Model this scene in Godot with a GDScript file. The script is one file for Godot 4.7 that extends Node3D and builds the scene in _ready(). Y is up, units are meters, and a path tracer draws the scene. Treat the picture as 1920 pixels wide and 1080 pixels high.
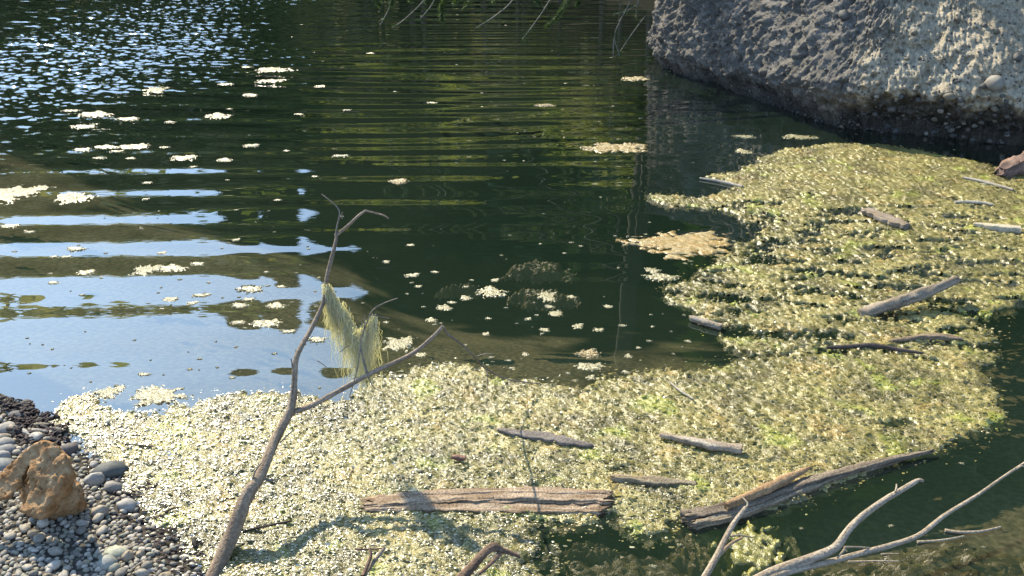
extends Node3D
# A backwater of a lake: algae mat, driftwood, pebble shore, conglomerate bank, dead branch. Units are metres, water level is y = 0.

var eye := Vector3(0, 1.7, 0)
var pitch := deg_to_rad(25.0)
var fov := 36.0
var rng := RandomNumberGenerator.new()
var nz := {}            # noises by name
var M := {}             # materials by name
var names := {}

# ---------------------------------------------------------------- helpers
class MB:
	var v := PackedVector3Array()
	var i := PackedInt32Array()
	var c := PackedColorArray()
	func tri(a: int, b: int, d: int) -> void:
		i.append(a); i.append(b); i.append(d)
	func commit(mat: Material, normals := PackedVector3Array()) -> ArrayMesh:
		var n := normals
		if n.is_empty():
			n.resize(v.size())
			for k in range(0, i.size(), 3):
				var a := v[i[k]]
				var f := (v[i[k + 2]] - a).cross(v[i[k + 1]] - a)
				n[i[k]] += f; n[i[k + 1]] += f; n[i[k + 2]] += f
			for k in n.size():
				n[k] = n[k].normalized() if n[k].length_squared() > 1e-20 else Vector3.UP
		var arr := []
		arr.resize(Mesh.ARRAY_MAX)
		arr[Mesh.ARRAY_VERTEX] = v
		arr[Mesh.ARRAY_NORMAL] = n
		if c.size() == v.size():
			arr[Mesh.ARRAY_COLOR] = c
		arr[Mesh.ARRAY_INDEX] = i
		var m := ArrayMesh.new()
		m.add_surface_from_arrays(Mesh.PRIMITIVE_TRIANGLES, arr)
		m.surface_set_material(0, mat)
		return m

func noise(called: String, freq: float, octaves := 3, kind := FastNoiseLite.TYPE_SIMPLEX_SMOOTH, sd := 1) -> FastNoiseLite:
	var n := FastNoiseLite.new()
	n.noise_type = kind
	n.frequency = freq
	n.seed = sd
	n.fractal_type = FastNoiseLite.FRACTAL_FBM if octaves > 1 else FastNoiseLite.FRACTAL_NONE
	n.fractal_octaves = octaves
	nz[called] = n
	return n

func look(px: float, py: float) -> Vector3:
	var f := 540.0 / tan(deg_to_rad(fov / 2.0))
	var a := (px - 960.0) / f
	var b := (540.0 - py) / f
	return Vector3(a, b * cos(pitch) - sin(pitch), -b * sin(pitch) - cos(pitch))

func g(px: float, py: float, y := 0.0) -> Vector3:   # the point of the level y under that sight line
	var d := look(px, py)
	return eye + d * ((y - eye.y) / d.y)

func gd(px: float, py: float, away: float) -> Vector3:   # the point at that distance from the standing place
	var d := look(px, py)
	return eye + d * (away / -d.z)

func path(list: Array, y := 0.0) -> Array:
	var out := []
	for p in list:
		out.append(g(p[0], p[1], p[2] if p.size() > 2 else y))
	return out

func numbered(called: String) -> String:
	var k: int = names.get(called, 0)
	names[called] = k + 1
	return called if k == 0 else "%s_%03d" % [called, k]

func tag(o: Node, label: String, category: String, group := "", kind := "") -> void:
	o.set_meta("label", label)
	o.set_meta("category", category)
	if group: o.set_meta("group", group)
	if kind: o.set_meta("kind", kind)

func thing(called: String, at: Vector3, label: String, category: String, group := "") -> Node3D:
	var o := Node3D.new()
	o.name = numbered(called)
	add_child(o)
	o.position = at
	tag(o, label, category, group)
	return o

func put(called: String, m: Mesh, parent: Node = null) -> MeshInstance3D:
	var o := MeshInstance3D.new()
	o.mesh = m
	if parent == null:
		o.name = numbered(called)
		add_child(o)
	else:
		o.name = called
		parent.add_child(o, true)
	return o

func smat(called: String, rough: float, spec := 0.5, vc := true, col := Color.WHITE) -> StandardMaterial3D:
	var m := StandardMaterial3D.new()
	m.resource_name = called
	m.roughness = rough
	m.metallic_specular = spec
	m.vertex_color_use_as_albedo = vc
	m.albedo_color = col
	M[called] = m
	return m

func grain(freq: float, lo: float, hi: float, sd: int, octaves := 4, size := 512) -> NoiseTexture2D:
	var t := NoiseTexture2D.new()
	var n := FastNoiseLite.new()
	n.noise_type = FastNoiseLite.TYPE_SIMPLEX
	n.frequency = freq
	n.fractal_octaves = octaves
	n.seed = sd
	t.width = size; t.height = size
	t.seamless = true
	t.noise = n
	var r := Gradient.new()
	r.set_color(0, Color(lo, lo, lo)); r.set_color(1, Color(hi, hi, hi))
	t.color_ramp = r
	return t

func bump(freq: float, sd: int, strength: float, octaves := 4, size := 512) -> NoiseTexture2D:
	var t := NoiseTexture2D.new()
	var n := FastNoiseLite.new()
	n.noise_type = FastNoiseLite.TYPE_SIMPLEX
	n.frequency = freq
	n.fractal_octaves = octaves
	n.seed = sd
	t.width = size; t.height = size
	t.seamless = true
	t.noise = n
	t.as_normal_map = true
	t.bump_strength = strength
	return t

func triplanar(m: StandardMaterial3D, scale: float) -> void:
	m.uv1_triplanar = true
	m.uv1_world_triplanar = true
	m.uv1_scale = Vector3.ONE * scale

func cr(p: Array, t: float) -> Vector3:
	var n := p.size() - 1
	var x := clampf(t, 0, 1) * n
	var k := mini(int(x), n - 1)
	var a: Vector3 = p[maxi(k - 1, 0)]
	var b: Vector3 = p[k]
	var c: Vector3 = p[k + 1]
	var d: Vector3 = p[mini(k + 2, n)]
	return b.cubic_interpolate(c, a, d, x - k)

func pick(p: Array, t: float) -> float:
	var n := p.size() - 1
	var x := clampf(t, 0, 1) * n
	var k := mini(int(x), n - 1)
	return lerpf(p[k], p[k + 1], x - k)

# A stick, log or plank: a cross-section of half-width w and half-height h swept along a line. o: sides, steps, square, rag, amp, fine, c1, c2, up, seed
func sweep(mb: MB, pts: Array, w: Array, h: Array, o: Dictionary) -> void:
	var sides: int = o.get("sides", 10)
	var steps: int = o.get("steps", 24)
	var e: float = o.get("square", 1.0)
	var rag: float = o.get("rag", 0.0)
	var amp: float = o.get("amp", 0.06)
	var fine: float = o.get("fine", 0.0)
	var sd: float = o.get("seed", 0.0)
	var c1: Color = o.get("c1", Color(0.2, 0.17, 0.13))
	var c2: Color = o.get("c2", Color(0.1, 0.085, 0.07))
	var upv: Vector3 = o.get("up", Vector3.UP)
	var n0: FastNoiseLite = nz.unit
	var first := mb.v.size()
	var total := 0.0
	for k in range(1, pts.size()):
		total += (pts[k] as Vector3).distance_to(pts[k - 1])
	var centre := []
	var last_t := Vector3.ZERO
	for k in steps + 1:
		var t := float(k) / steps
		var p := cr(pts, t)
		var tan_ := (cr(pts, minf(t + 0.01, 1.0)) - cr(pts, maxf(t - 0.01, 0.0))).normalized()
		if tan_ == Vector3.ZERO:
			tan_ = last_t
		last_t = tan_
		var ref := upv if absf(tan_.dot(upv)) < 0.97 else Vector3.RIGHT
		var side := tan_.cross(ref).normalized()
		var u := side.cross(tan_)
		var hw: float = pick(w, t) * (1.0 + o.get("edge", 0.0) * n0.get_noise_2d(t * total * 22.0 + sd * 3.0, 4.0))
		var hh := pick(h, t)
		var along := t * total
		centre.append([p, tan_])
		for j in sides:
			var a := TAU * j / sides
			var ca := cos(a)
			var sa := sin(a)
			var sx := signf(ca) * pow(absf(ca), e)
			var sy := signf(sa) * pow(absf(sa), e)
			var q := 1.0 + amp * n0.get_noise_3d(ca * 1.3 + sd * 7.0, sa * 1.3, along * 14.0)
			q += fine * n0.get_noise_3d(ca * 6.0 + sd * 3.0, sa * 6.0, along * 5.0)
			var z := Vector3.ZERO
			if rag > 0.0 and (k == 0 or k == steps or k == 1 or k == steps - 1):
				z = tan_ * rag * n0.get_noise_3d(ca * 3.0 + sd, sa * 3.0 + k * 5.0, 3.3) * (1.0 if (k == 0 or k == steps) else 0.6)
			mb.v.append(p + side * hw * sx * q + u * hh * sy * q + z)
			var m := clampf(0.5 + 0.9 * n0.get_noise_3d(ca * 5.0 + sd * 2.0, sa * 5.0, along * 6.0) + 0.5 * n0.get_noise_3d(ca * 14.0, sa * 14.0 + sd, along * 12.0), 0, 1)
			mb.c.append(c1.lerp(c2, m))
	for k in steps:
		for j in sides:
			var a := first + k * sides + j
			var b := first + k * sides + (j + 1) % sides
			mb.tri(a, b, b + sides); mb.tri(a, b + sides, a + sides)
	for end in 2:
		var row := first + (0 if end == 0 else steps * sides)
		var at := mb.v.size()
		for j in sides:
			mb.v.append(mb.v[row + j]); mb.c.append(c1.lerp(c2, 0.6))
		mb.v.append(centre[0 if end == 0 else steps][0] + centre[0 if end == 0 else steps][1] * (rag * 0.3 if end else -rag * 0.3)); mb.c.append(c2)
		for j in sides:
			if end == 0: mb.tri(at + sides, at + (j + 1) % sides, at + j)
			else: mb.tri(at + sides, at + j, at + (j + 1) % sides)

func stick(pts: Array, r0: float, r1: float, mat: Material, o: Dictionary) -> ArrayMesh:
	var mb := MB.new()
	sweep(mb, pts, [r0, r1], [r0, r1], o)
	return mb.commit(mat)

func lines(from: float, to: float, step: Callable) -> PackedFloat32Array:
	var out := PackedFloat32Array()
	var x := from
	while x < to:
		out.append(x)
		x += step.call(x)
	out.append(to)
	return out

func grid_indices(nx: int, ny: int) -> PackedInt32Array:
	var out := PackedInt32Array()
	out.resize((nx - 1) * (ny - 1) * 6)
	var k := 0
	for y in ny - 1:
		for x in nx - 1:
			var a := y * nx + x
			out[k] = a; out[k + 1] = a + 1; out[k + 2] = a + nx + 1
			out[k + 3] = a; out[k + 4] = a + nx + 1; out[k + 5] = a + nx
			k += 6
	return out

# ---------------------------------------------------------------- the lie of the land (x to the right, d away from the camera)
var shore_pts := [[-60.0, 9.0], [-8.0, 7.0], [-4.0, 4.4], [-2.6, 3.15], [-1.9, 2.74], [-1.5, 2.5], [-1.24, 2.28], [-1.04, 2.06], [-0.87, 1.86], [-0.75, 1.68], [-0.4, 1.42], [0.2, 1.25], [1.2, 1.18], [2.2, 1.25], [3.2, 1.6], [5.0, 3.0], [8.0, 5.0], [60.0, 9.0]]
func shore_at(x: float) -> float:
	for k in range(1, shore_pts.size()):
		if x < shore_pts[k][0]:
			return remap(x, shore_pts[k - 1][0], shore_pts[k][0], shore_pts[k - 1][1], shore_pts[k][1])
	return 9.0

func bank_x(d: float) -> float:   # the wooded bank that runs back from the rock
	if d < 10.6: return 2.6 + (10.6 - d) * 3.0
	if d < 15.0: return remap(d, 10.6, 15.0, 2.6, 1.2)
	if d < 20.0: return remap(d, 15.0, 20.0, 1.2, -1.5)
	return remap(d, 20.0, 31.0, -1.5, -9.5)

func land(x: float, d: float) -> float:
	var t := d - shore_at(x)          # how far out into the water
	var y := 0.0
	if t < 0.0:
		y = minf(-t * 0.13, 0.35 - t * 0.02)
	else:
		y = -0.16 * t - 0.25 * maxf(0.0, t - 2.4) - 0.1 * maxf(0.0, t - 5.0)
		y = maxf(y, -2.6)
	if d > 24.0:
		y = maxf(y, lerpf(-2.6, 0.0, smoothstep(24.0, 29.0, d)) + maxf(0.0, d - 29.0) * 0.22)
	if d > 9.0 and d < 60.0:
		var edge := bank_x(d)
		y = maxf(y, minf(1.6, (x - edge) * (0.35 if x > edge else 0.6)))
	y += (nz.land as FastNoiseLite).get_noise_2d(x, d) * (0.012 if d < 6.0 else 0.05)
	return y

var mat_poly := PackedVector2Array()
var sdf := PackedFloat32Array()
const SX0 := -2.4
const SD0 := 1.2
const SSTEP := 0.03
const SNX := 260
const SNY := 180
func build_sdf() -> void:
	var px := [[95, 762], [120, 748], [155, 739], [190, 755], [230, 776], [265, 783], [300, 775], [335, 760], [400, 746], [470, 738], [512, 728], [560, 733], [610, 748], [655, 742], [705, 718], [760, 706], [800, 688], [850, 676], [885, 692], [950, 711], [1010, 718], [1090, 724], [1180, 706], [1290, 693], [1370, 681], [1402, 664], [1372, 650], [1340, 625], [1305, 585], [1245, 560], [1252, 535], [1310, 522], [1330, 497], [1345, 478], [1385, 468], [1420, 440], [1400, 422], [1385, 405], [1335, 391], [1262, 386], [1207, 373], [1218, 365], [1292, 369], [1352, 366], [1372, 348], [1330, 332], [1400, 316], [1440, 290], [1500, 276], [1570, 268], [1640, 270], [1730, 284], [1800, 299], [1880, 317], [1990, 340],
		[2160, 420], [2150, 520], [1990, 548], [1915, 552], [1868, 590], [1880, 640], [1838, 695], [1850, 745], [1868, 785], [1825, 820], [1790, 840], [1742, 852], [1690, 862], [1600, 894], [1500, 926], [1400, 955], [1330, 980], [1295, 978], [1242, 1002], [1170, 987], [1145, 966], [1110, 976], [1002, 978], [1004, 1010], [1026, 1042], [972, 1056], [1042, 1068], [1052, 1110], [1000, 1180], [700, 1210], [390, 1160], [372, 1090], [352, 1030], [298, 975], [232, 905], [158, 842], [96, 792]]
	for p in px:
		var q := g(p[0], p[1])
		mat_poly.append(Vector2(q.x, -q.z))
	sdf.resize(SNX * SNY)
	for b in SNY:
		for a in SNX:
			var p := Vector2(SX0 + a * SSTEP, SD0 + b * SSTEP)
			var best := 1e9
			for k in mat_poly.size():
				var q := Geometry2D.get_closest_point_to_segment(p, mat_poly[k], mat_poly[(k + 1) % mat_poly.size()])
				best = minf(best, q.distance_squared_to(p))
			best = sqrt(best)
			sdf[b * SNX + a] = best if Geometry2D.is_point_in_polygon(p, mat_poly) else -best

func inside_mat(x: float, d: float) -> float:   # metres inside the mat's outline, negative outside
	var u := (x - SX0) / SSTEP
	var w := (d - SD0) / SSTEP
	if u < 0.0 or w < 0.0 or u >= SNX - 1 or w >= SNY - 1:
		return -1.0
	var a := int(u)
	var b := int(w)
	u -= a; w -= b
	var k := b * SNX + a
	return lerpf(lerpf(sdf[k], sdf[k + 1], u), lerpf(sdf[k + SNX], sdf[k + SNX + 1], u), w)

func gap(x: float, d: float) -> float:   # how open the mat is: torn patches in the right-hand half
	return smoothstep(0.15, 0.75, x) * smoothstep(2.75, 3.1, d) * (1.0 - smoothstep(4.6, 5.3, d)) * (1.0 - 0.8 * smoothstep(2.4, 3.2, x))

func mat_cover(x: float, d: float) -> float:   # above 0: algae at the surface
	var s := inside_mat(x, d)
	if s < -0.25:
		return -1.0
	var e: float = s + 0.06 * nz.edge.get_noise_2d(x, d) + 0.02 * nz.clump.get_noise_2d(x, d)
	var o: float = gap(x, d)
	if o > 0.0:
		var t: float = nz.tear.get_noise_2d(x * 0.6, d * 1.5) + 0.45 * nz.clump.get_noise_2d(x, d)
		e = minf(e, (t + lerpf(1.2, 0.17, o)) * 0.12)
	for h in [[1685, 795, 0.06, 0.03], [1165, 880, 0.035, 0.018], [1880, 610, 0.12, 0.09]]:
		var q := g(h[0], h[1])
		var r: float = Vector2((x - q.x) / h[2], (d + q.z) / h[3]).length() + 0.5 * nz.clump.get_noise_2d(x, d)
		e = minf(e, (r - 1.0) * h[3])
	return e

func mat_color(x: float, d: float, k := 0.0) -> Color:
	var a: float = nz.tone.get_noise_2d(x, d) + 0.5 * nz.clump.get_noise_2d(x + 9.0, d) + k
	var c := Color(0.10, 0.092, 0.027).lerp(Color(0.26, 0.225, 0.075), clampf(0.5 + 0.75 * a, 0, 1))
	var y: float = nz.tone2.get_noise_2d(x, d)
	c = c.lerp(Color(0.26, 0.29, 0.045), clampf((y - 0.34) * 3.0, 0, 0.6))
	c = c.lerp(Color(0.28, 0.20, 0.06), clampf((-y - 0.34) * 3.0, 0, 0.6))
	var old: float = nz.tear.get_noise_2d(x * 0.8 + 40.0, d * 1.3)
	c = c.lerp(Color(0.065, 0.058, 0.022), clampf((old - 0.12) * 2.2, 0, 0.6))
	return c

# ---------------------------------------------------------------- the scene
func _ready() -> void:
	rng.seed = 7
	view_and_light()
	noises_and_materials()
	build_sdf()
	ground()
	water()
	cliff()
	far_bank()
	overhanging_tree()
	algae_mat()
	pebbles()
	rock_and_cobbles()
	dead_branch()
	driftwood()
	bare_branches()
	floating_clumps()
	submerged_algae()
	shore_litter()

func view_and_light() -> void:
	var cam := Camera3D.new()
	cam.name = "camera"
	cam.fov = fov
	cam.far = 400.0
	cam.near = 0.05
	cam.position = eye
	cam.rotation = Vector3(-pitch, 0, 0)
	add_child(cam)
	cam.current = true
	var az := deg_to_rad(-35.5)
	var el := deg_to_rad(41.5)
	var to_sun := Vector3(sin(az) * cos(el), sin(el), -cos(az) * cos(el))
	var env := Environment.new()
	env.background_mode = Environment.BG_SKY
	env.tonemap_mode = Environment.TONE_MAPPER_LINEAR
	env.tonemap_exposure = 2.25
	env.sdfgi_enabled = true
	env.ssao_enabled = true
	env.ssil_enabled = true
	var im := Image.create(512, 256, false, Image.FORMAT_RGBF)
	for y in 256:
		var up := PI * (0.5 - (y + 0.5) / 256.0)
		for x in 512:
			var a := TAU * (x + 0.5) / 512.0
			var dir := Vector3(sin(a) * cos(up), sin(up), -cos(a) * cos(up))
			var h := pow(1.0 - clampf(sin(up), 0, 1), 1.3)
			var c := Vector3(0.06, 0.13, 0.30).lerp(Vector3(0.60, 0.88, 1.28), h)
			var ang := rad_to_deg(acos(clampf(dir.dot(to_sun), -1, 1)))
			c += Vector3(1.15, 1.60, 2.20) * exp(-ang / 19.0)
			if up < 0.0:
				c = Vector3(0.12, 0.12, 0.09)
			im.set_pixel(x, y, Color(c.x, c.y, c.z))
	var pano := PanoramaSkyMaterial.new()
	pano.panorama = ImageTexture.create_from_image(im)
	var sky := Sky.new()
	sky.sky_material = pano
	env.sky = sky
	var we := WorldEnvironment.new()
	we.name = "environment"
	we.environment = env
	add_child(we)
	var sun := DirectionalLight3D.new()
	sun.name = "sun"
	sun.light_energy = 1.6
	sun.light_color = Color(1.0, 0.94, 0.82)
	sun.light_angular_distance = 0.5
	sun.shadow_enabled = true
	add_child(sun)
	sun.look_at_from_position(to_sun * 50.0, Vector3.ZERO)

func noises_and_materials() -> void:
	noise("unit", 1.0, 2)
	noise("land", 1.4, 3, FastNoiseLite.TYPE_SIMPLEX_SMOOTH, 4)
	noise("edge", 3.5, 3, FastNoiseLite.TYPE_SIMPLEX_SMOOTH, 11)
	noise("clump", 22.0, 2, FastNoiseLite.TYPE_SIMPLEX_SMOOTH, 12)
	noise("tear", 4.5, 3, FastNoiseLite.TYPE_SIMPLEX_SMOOTH, 13)
	noise("tone", 2.2, 4, FastNoiseLite.TYPE_SIMPLEX_SMOOTH, 14)
	noise("tone2", 4.0, 3, FastNoiseLite.TYPE_SIMPLEX_SMOOTH, 15)
	noise("fine", 70.0, 2, FastNoiseLite.TYPE_SIMPLEX_SMOOTH, 16)
	noise("slime", 34.0, 2, FastNoiseLite.TYPE_SIMPLEX_SMOOTH, 22)
	noise("wave", 0.55, 2, FastNoiseLite.TYPE_SIMPLEX_SMOOTH, 17)
	noise("chop", 1.0, 2, FastNoiseLite.TYPE_SIMPLEX_SMOOTH, 18)
	noise("rock", 1.0, 4, FastNoiseLite.TYPE_SIMPLEX_SMOOTH, 19)
	var cell := noise("cell", 1.0, 1, FastNoiseLite.TYPE_CELLULAR, 20)
	cell.cellular_return_type = FastNoiseLite.RETURN_DISTANCE
	cell.cellular_jitter = 1.0
	var w := smat("lake_water", 0.015, 0.7, false, Color(0.012, 0.024, 0.0145, 0.5).linear_to_srgb())
	w.albedo_color.a = 0.57
	w.transparency = BaseMaterial3D.TRANSPARENCY_ALPHA
	w.clearcoat_enabled = true
	w.clearcoat = 1.0
	w.clearcoat_roughness = 0.01
	var al := smat("algae", 0.30, 0.55)
	al.normal_texture = bump(0.05, 37, 7.0, 3)
	al.normal_enabled = true
	triplanar(al, 7.0)
	var fk := smat("algae_flake", 0.30, 0.55)
	fk.clearcoat_enabled = true
	fk.clearcoat = 1.0
	fk.clearcoat_roughness = 0.12
	var gm := smat("mud", 0.9, 0.15)
	gm.albedo_texture = grain(0.02, 0.55, 1.0, 31)
	triplanar(gm, 2.5)
	var cl := smat("conglomerate", 0.9, 0.3)
	cl.albedo_texture = grain(0.03, 0.55, 1.0, 32, 5)
	cl.normal_texture = bump(0.04, 33, 6.0, 5)
	cl.normal_enabled = true
	triplanar(cl, 1.6)
	var st := smat("stone", 0.75, 0.4)
	st.albedo_texture = grain(0.05, 0.72, 1.0, 34, 5)
	triplanar(st, 5.0)
	var bk := smat("wood", 0.8, 0.35)
	bk.albedo_texture = grain(0.04, 0.6, 1.0, 35, 5)
	bk.normal_texture = bump(0.06, 36, 4.0, 4)
	bk.normal_enabled = true
	triplanar(bk, 4.0)
	smat("bark", 0.85, 0.3)
	var lf := smat("needles", 0.6, 0.4)
	lf.backlight_enabled = true
	lf.backlight = Color(0.8, 0.85, 0.45)
	var th := smat("strands", 0.5, 0.5)
	th.backlight_enabled = true
	th.backlight = Color(0.95, 0.95, 0.7)

func ground() -> void:
	var xs := lines(-70.0, 70.0, func(x): return clampf(0.03 + 0.07 * maxf(0.0, absf(x + 0.2) - 2.4), 0.03, 4.0))
	var ds := lines(-25.0, 110.0, func(d): return clampf(0.03 + 0.07 * maxf(0.0, absf(d - 2.8) - 1.6), 0.03, 5.0))
	var mb := MB.new()
	for q in ds.size():
		var d := ds[ds.size() - 1 - q]
		for x in xs:
			var y := land(x, d)
			mb.v.append(Vector3(x, y, -d))
			var a: float = 0.5 + 0.6 * nz.tone.get_noise_2d(x, d) + 0.3 * nz.clump.get_noise_2d(x, d)
			var c := Color(0.16, 0.15, 0.13).lerp(Color(0.09, 0.082, 0.07), clampf(a, 0, 1))
			var t := d - shore_at(x)
			var wet: float = smoothstep(-0.16, -0.08, t + 0.08 * nz.edge.get_noise_2d(x, d))
			c = c.lerp(Color(0.055, 0.048, 0.038).lerp(Color(0.10, 0.09, 0.075), clampf(a, 0, 1)), wet)
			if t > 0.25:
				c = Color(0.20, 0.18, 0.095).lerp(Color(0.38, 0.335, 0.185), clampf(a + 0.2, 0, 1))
				var mud: float = clampf((t - 2.5 + 1.6 * nz.tone.get_noise_2d(x * 0.5, d * 0.5)) * 1.2, 0, 1)  # painted darkening of the deep bed for light lost in the water, patchy outline
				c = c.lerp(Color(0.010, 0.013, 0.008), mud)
			if d > 27.5 and y > 0.0:
				c = Color(0.30, 0.27, 0.14).lerp(Color(0.16, 0.19, 0.06), clampf(a, 0, 1))
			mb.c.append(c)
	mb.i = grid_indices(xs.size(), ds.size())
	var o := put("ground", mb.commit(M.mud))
	tag(o, "muddy pebbly shore sloping under the water as the lake bed", "ground", "", "structure")

func wave_height(x: float, d: float) -> float:
	var calm := 1.0 - smoothstep(-0.22, 0.0, inside_mat(x, d)) * 0.85
	var warp: float = nz.wave.get_noise_2d(x * 0.16, d * 0.3)
	var m: float = 0.6 + 0.9 * nz.wave.get_noise_2d(x * 0.16 + 20.0, d * 0.8)
	var left := 1.0 - smoothstep(-1.4, 0.5, x - 0.12 * (d - 3.0))
	var far := smoothstep(4.0, 7.5, d)
	var y := 0.0031 * maxf(0.15, m) * (0.35 + 1.25 * left + 0.5 * far) * sin(TAU * (d + 0.05 * x + 0.35 * warp) / 0.44)
	y += 0.0010 * (0.2 + left * 0.3 + far) * sin(TAU * (d * 0.98 - 0.035 * x + 0.3 * nz.wave.get_noise_2d(x * 0.2 + 9.0, d * 0.4)) / 0.215)
	y += 0.0009 * (0.25 + 0.8 * far) * nz.chop.get_noise_2d(x * 1.1, d * 9.0)
	var breeze: float = smoothstep(-1.6, -4.0, x + 0.06 * (d - 9.0) + 1.1 * nz.wave.get_noise_2d(x * 0.35, d * 0.5)) * smoothstep(4.6, 8.0, d)
	y += 0.0165 * breeze * nz.chop.get_noise_2d(x * 7.0 + 50.0, d * 14.0)
	return y * calm

func water() -> void:
	var xs := lines(-70.0, 70.0, func(x): return clampf(0.028 + 0.06 * maxf(0.0, absf(x + 0.8) - 4.6), 0.028, 5.0))
	var ds := lines(0.6, 33.0, func(d): return clampf(0.023 + 0.03 * maxf(0.0, d - 15.0), 0.023, 1.0))
	var mb := MB.new()
	for q in ds.size():
		var d := ds[ds.size() - 1 - q]
		for x in xs:
			mb.v.append(Vector3(x, wave_height(x, d), -d))
	mb.i = grid_indices(xs.size(), ds.size())
	var o := put("water", mb.commit(M.lake_water))
	tag(o, "dark green rippled lake water mirroring trees and blue sky", "water", "", "structure")

# ---------------------------------------------------------------- the bank of conglomerate rock
var cliff_line := [Vector3(5.0, 0, -12.5), Vector3(2.5, 0, -10.6), Vector3(1.42, 0, -9.15), Vector3(1.72, 0, -7.75), Vector3(2.2, 0, -6.4), Vector3(2.78, 0, -5.98), Vector3(3.5, 0, -5.72), Vector3(4.6, 0, -5.2), Vector3(7.0, 0, -4.2)]

func cliff_point(t: float, v: float, fine := true) -> Array:   # [point, outward]
	var b := cr(cliff_line, t)
	var tan_ := (cr(cliff_line, t + 0.012) - cr(cliff_line, t - 0.012)).normalized()
	var n := Vector3(-tan_.z, 0, tan_.x)     # towards the water
	var right := smoothstep(0.27, 0.56, t)
	var o := 0.0
	var lip := lerpf(0.20, 0.38, right)
	if v < lip:
		o = lerpf(-0.30, 0.02, smoothstep(-0.05, lip, v)) * lerpf(0.35, 1.0, right)
	else:
		o = 0.02 * lerpf(0.35, 1.0, right) - lerpf(0.05, 0.95, right) * (v - lip)
	var p := b + Vector3(0, v, 0)
	var nr: FastNoiseLite = nz.rock
	o += 0.10 * nr.get_noise_3d(p.x * 1.1, v * 1.1, p.z * 1.1)
	o += 0.05 * nr.get_noise_3d(p.x * 3.5, v * 3.5 + 7.0, p.z * 3.5)
	if fine:
		o += 0.045 * nr.get_noise_3d(p.x * 13.0, v * 15.0, p.z * 13.0)
		o += 0.024 * nr.get_noise_3d(p.x * 34.0, v * 34.0 + 3.0, p.z * 34.0)
		var pit: float = nz.cell.get_noise_3d(p.x * 9.0, v * 9.0, p.z * 9.0)
		o -= 0.055 * smoothstep(-0.5, -0.95, pit) * smoothstep(-0.1, 0.4, nr.get_noise_3d(p.x * 2.0, v * 2.0, p.z * 2.0 + 5.0) + 0.2)
	return [p + n * o, n]

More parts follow.
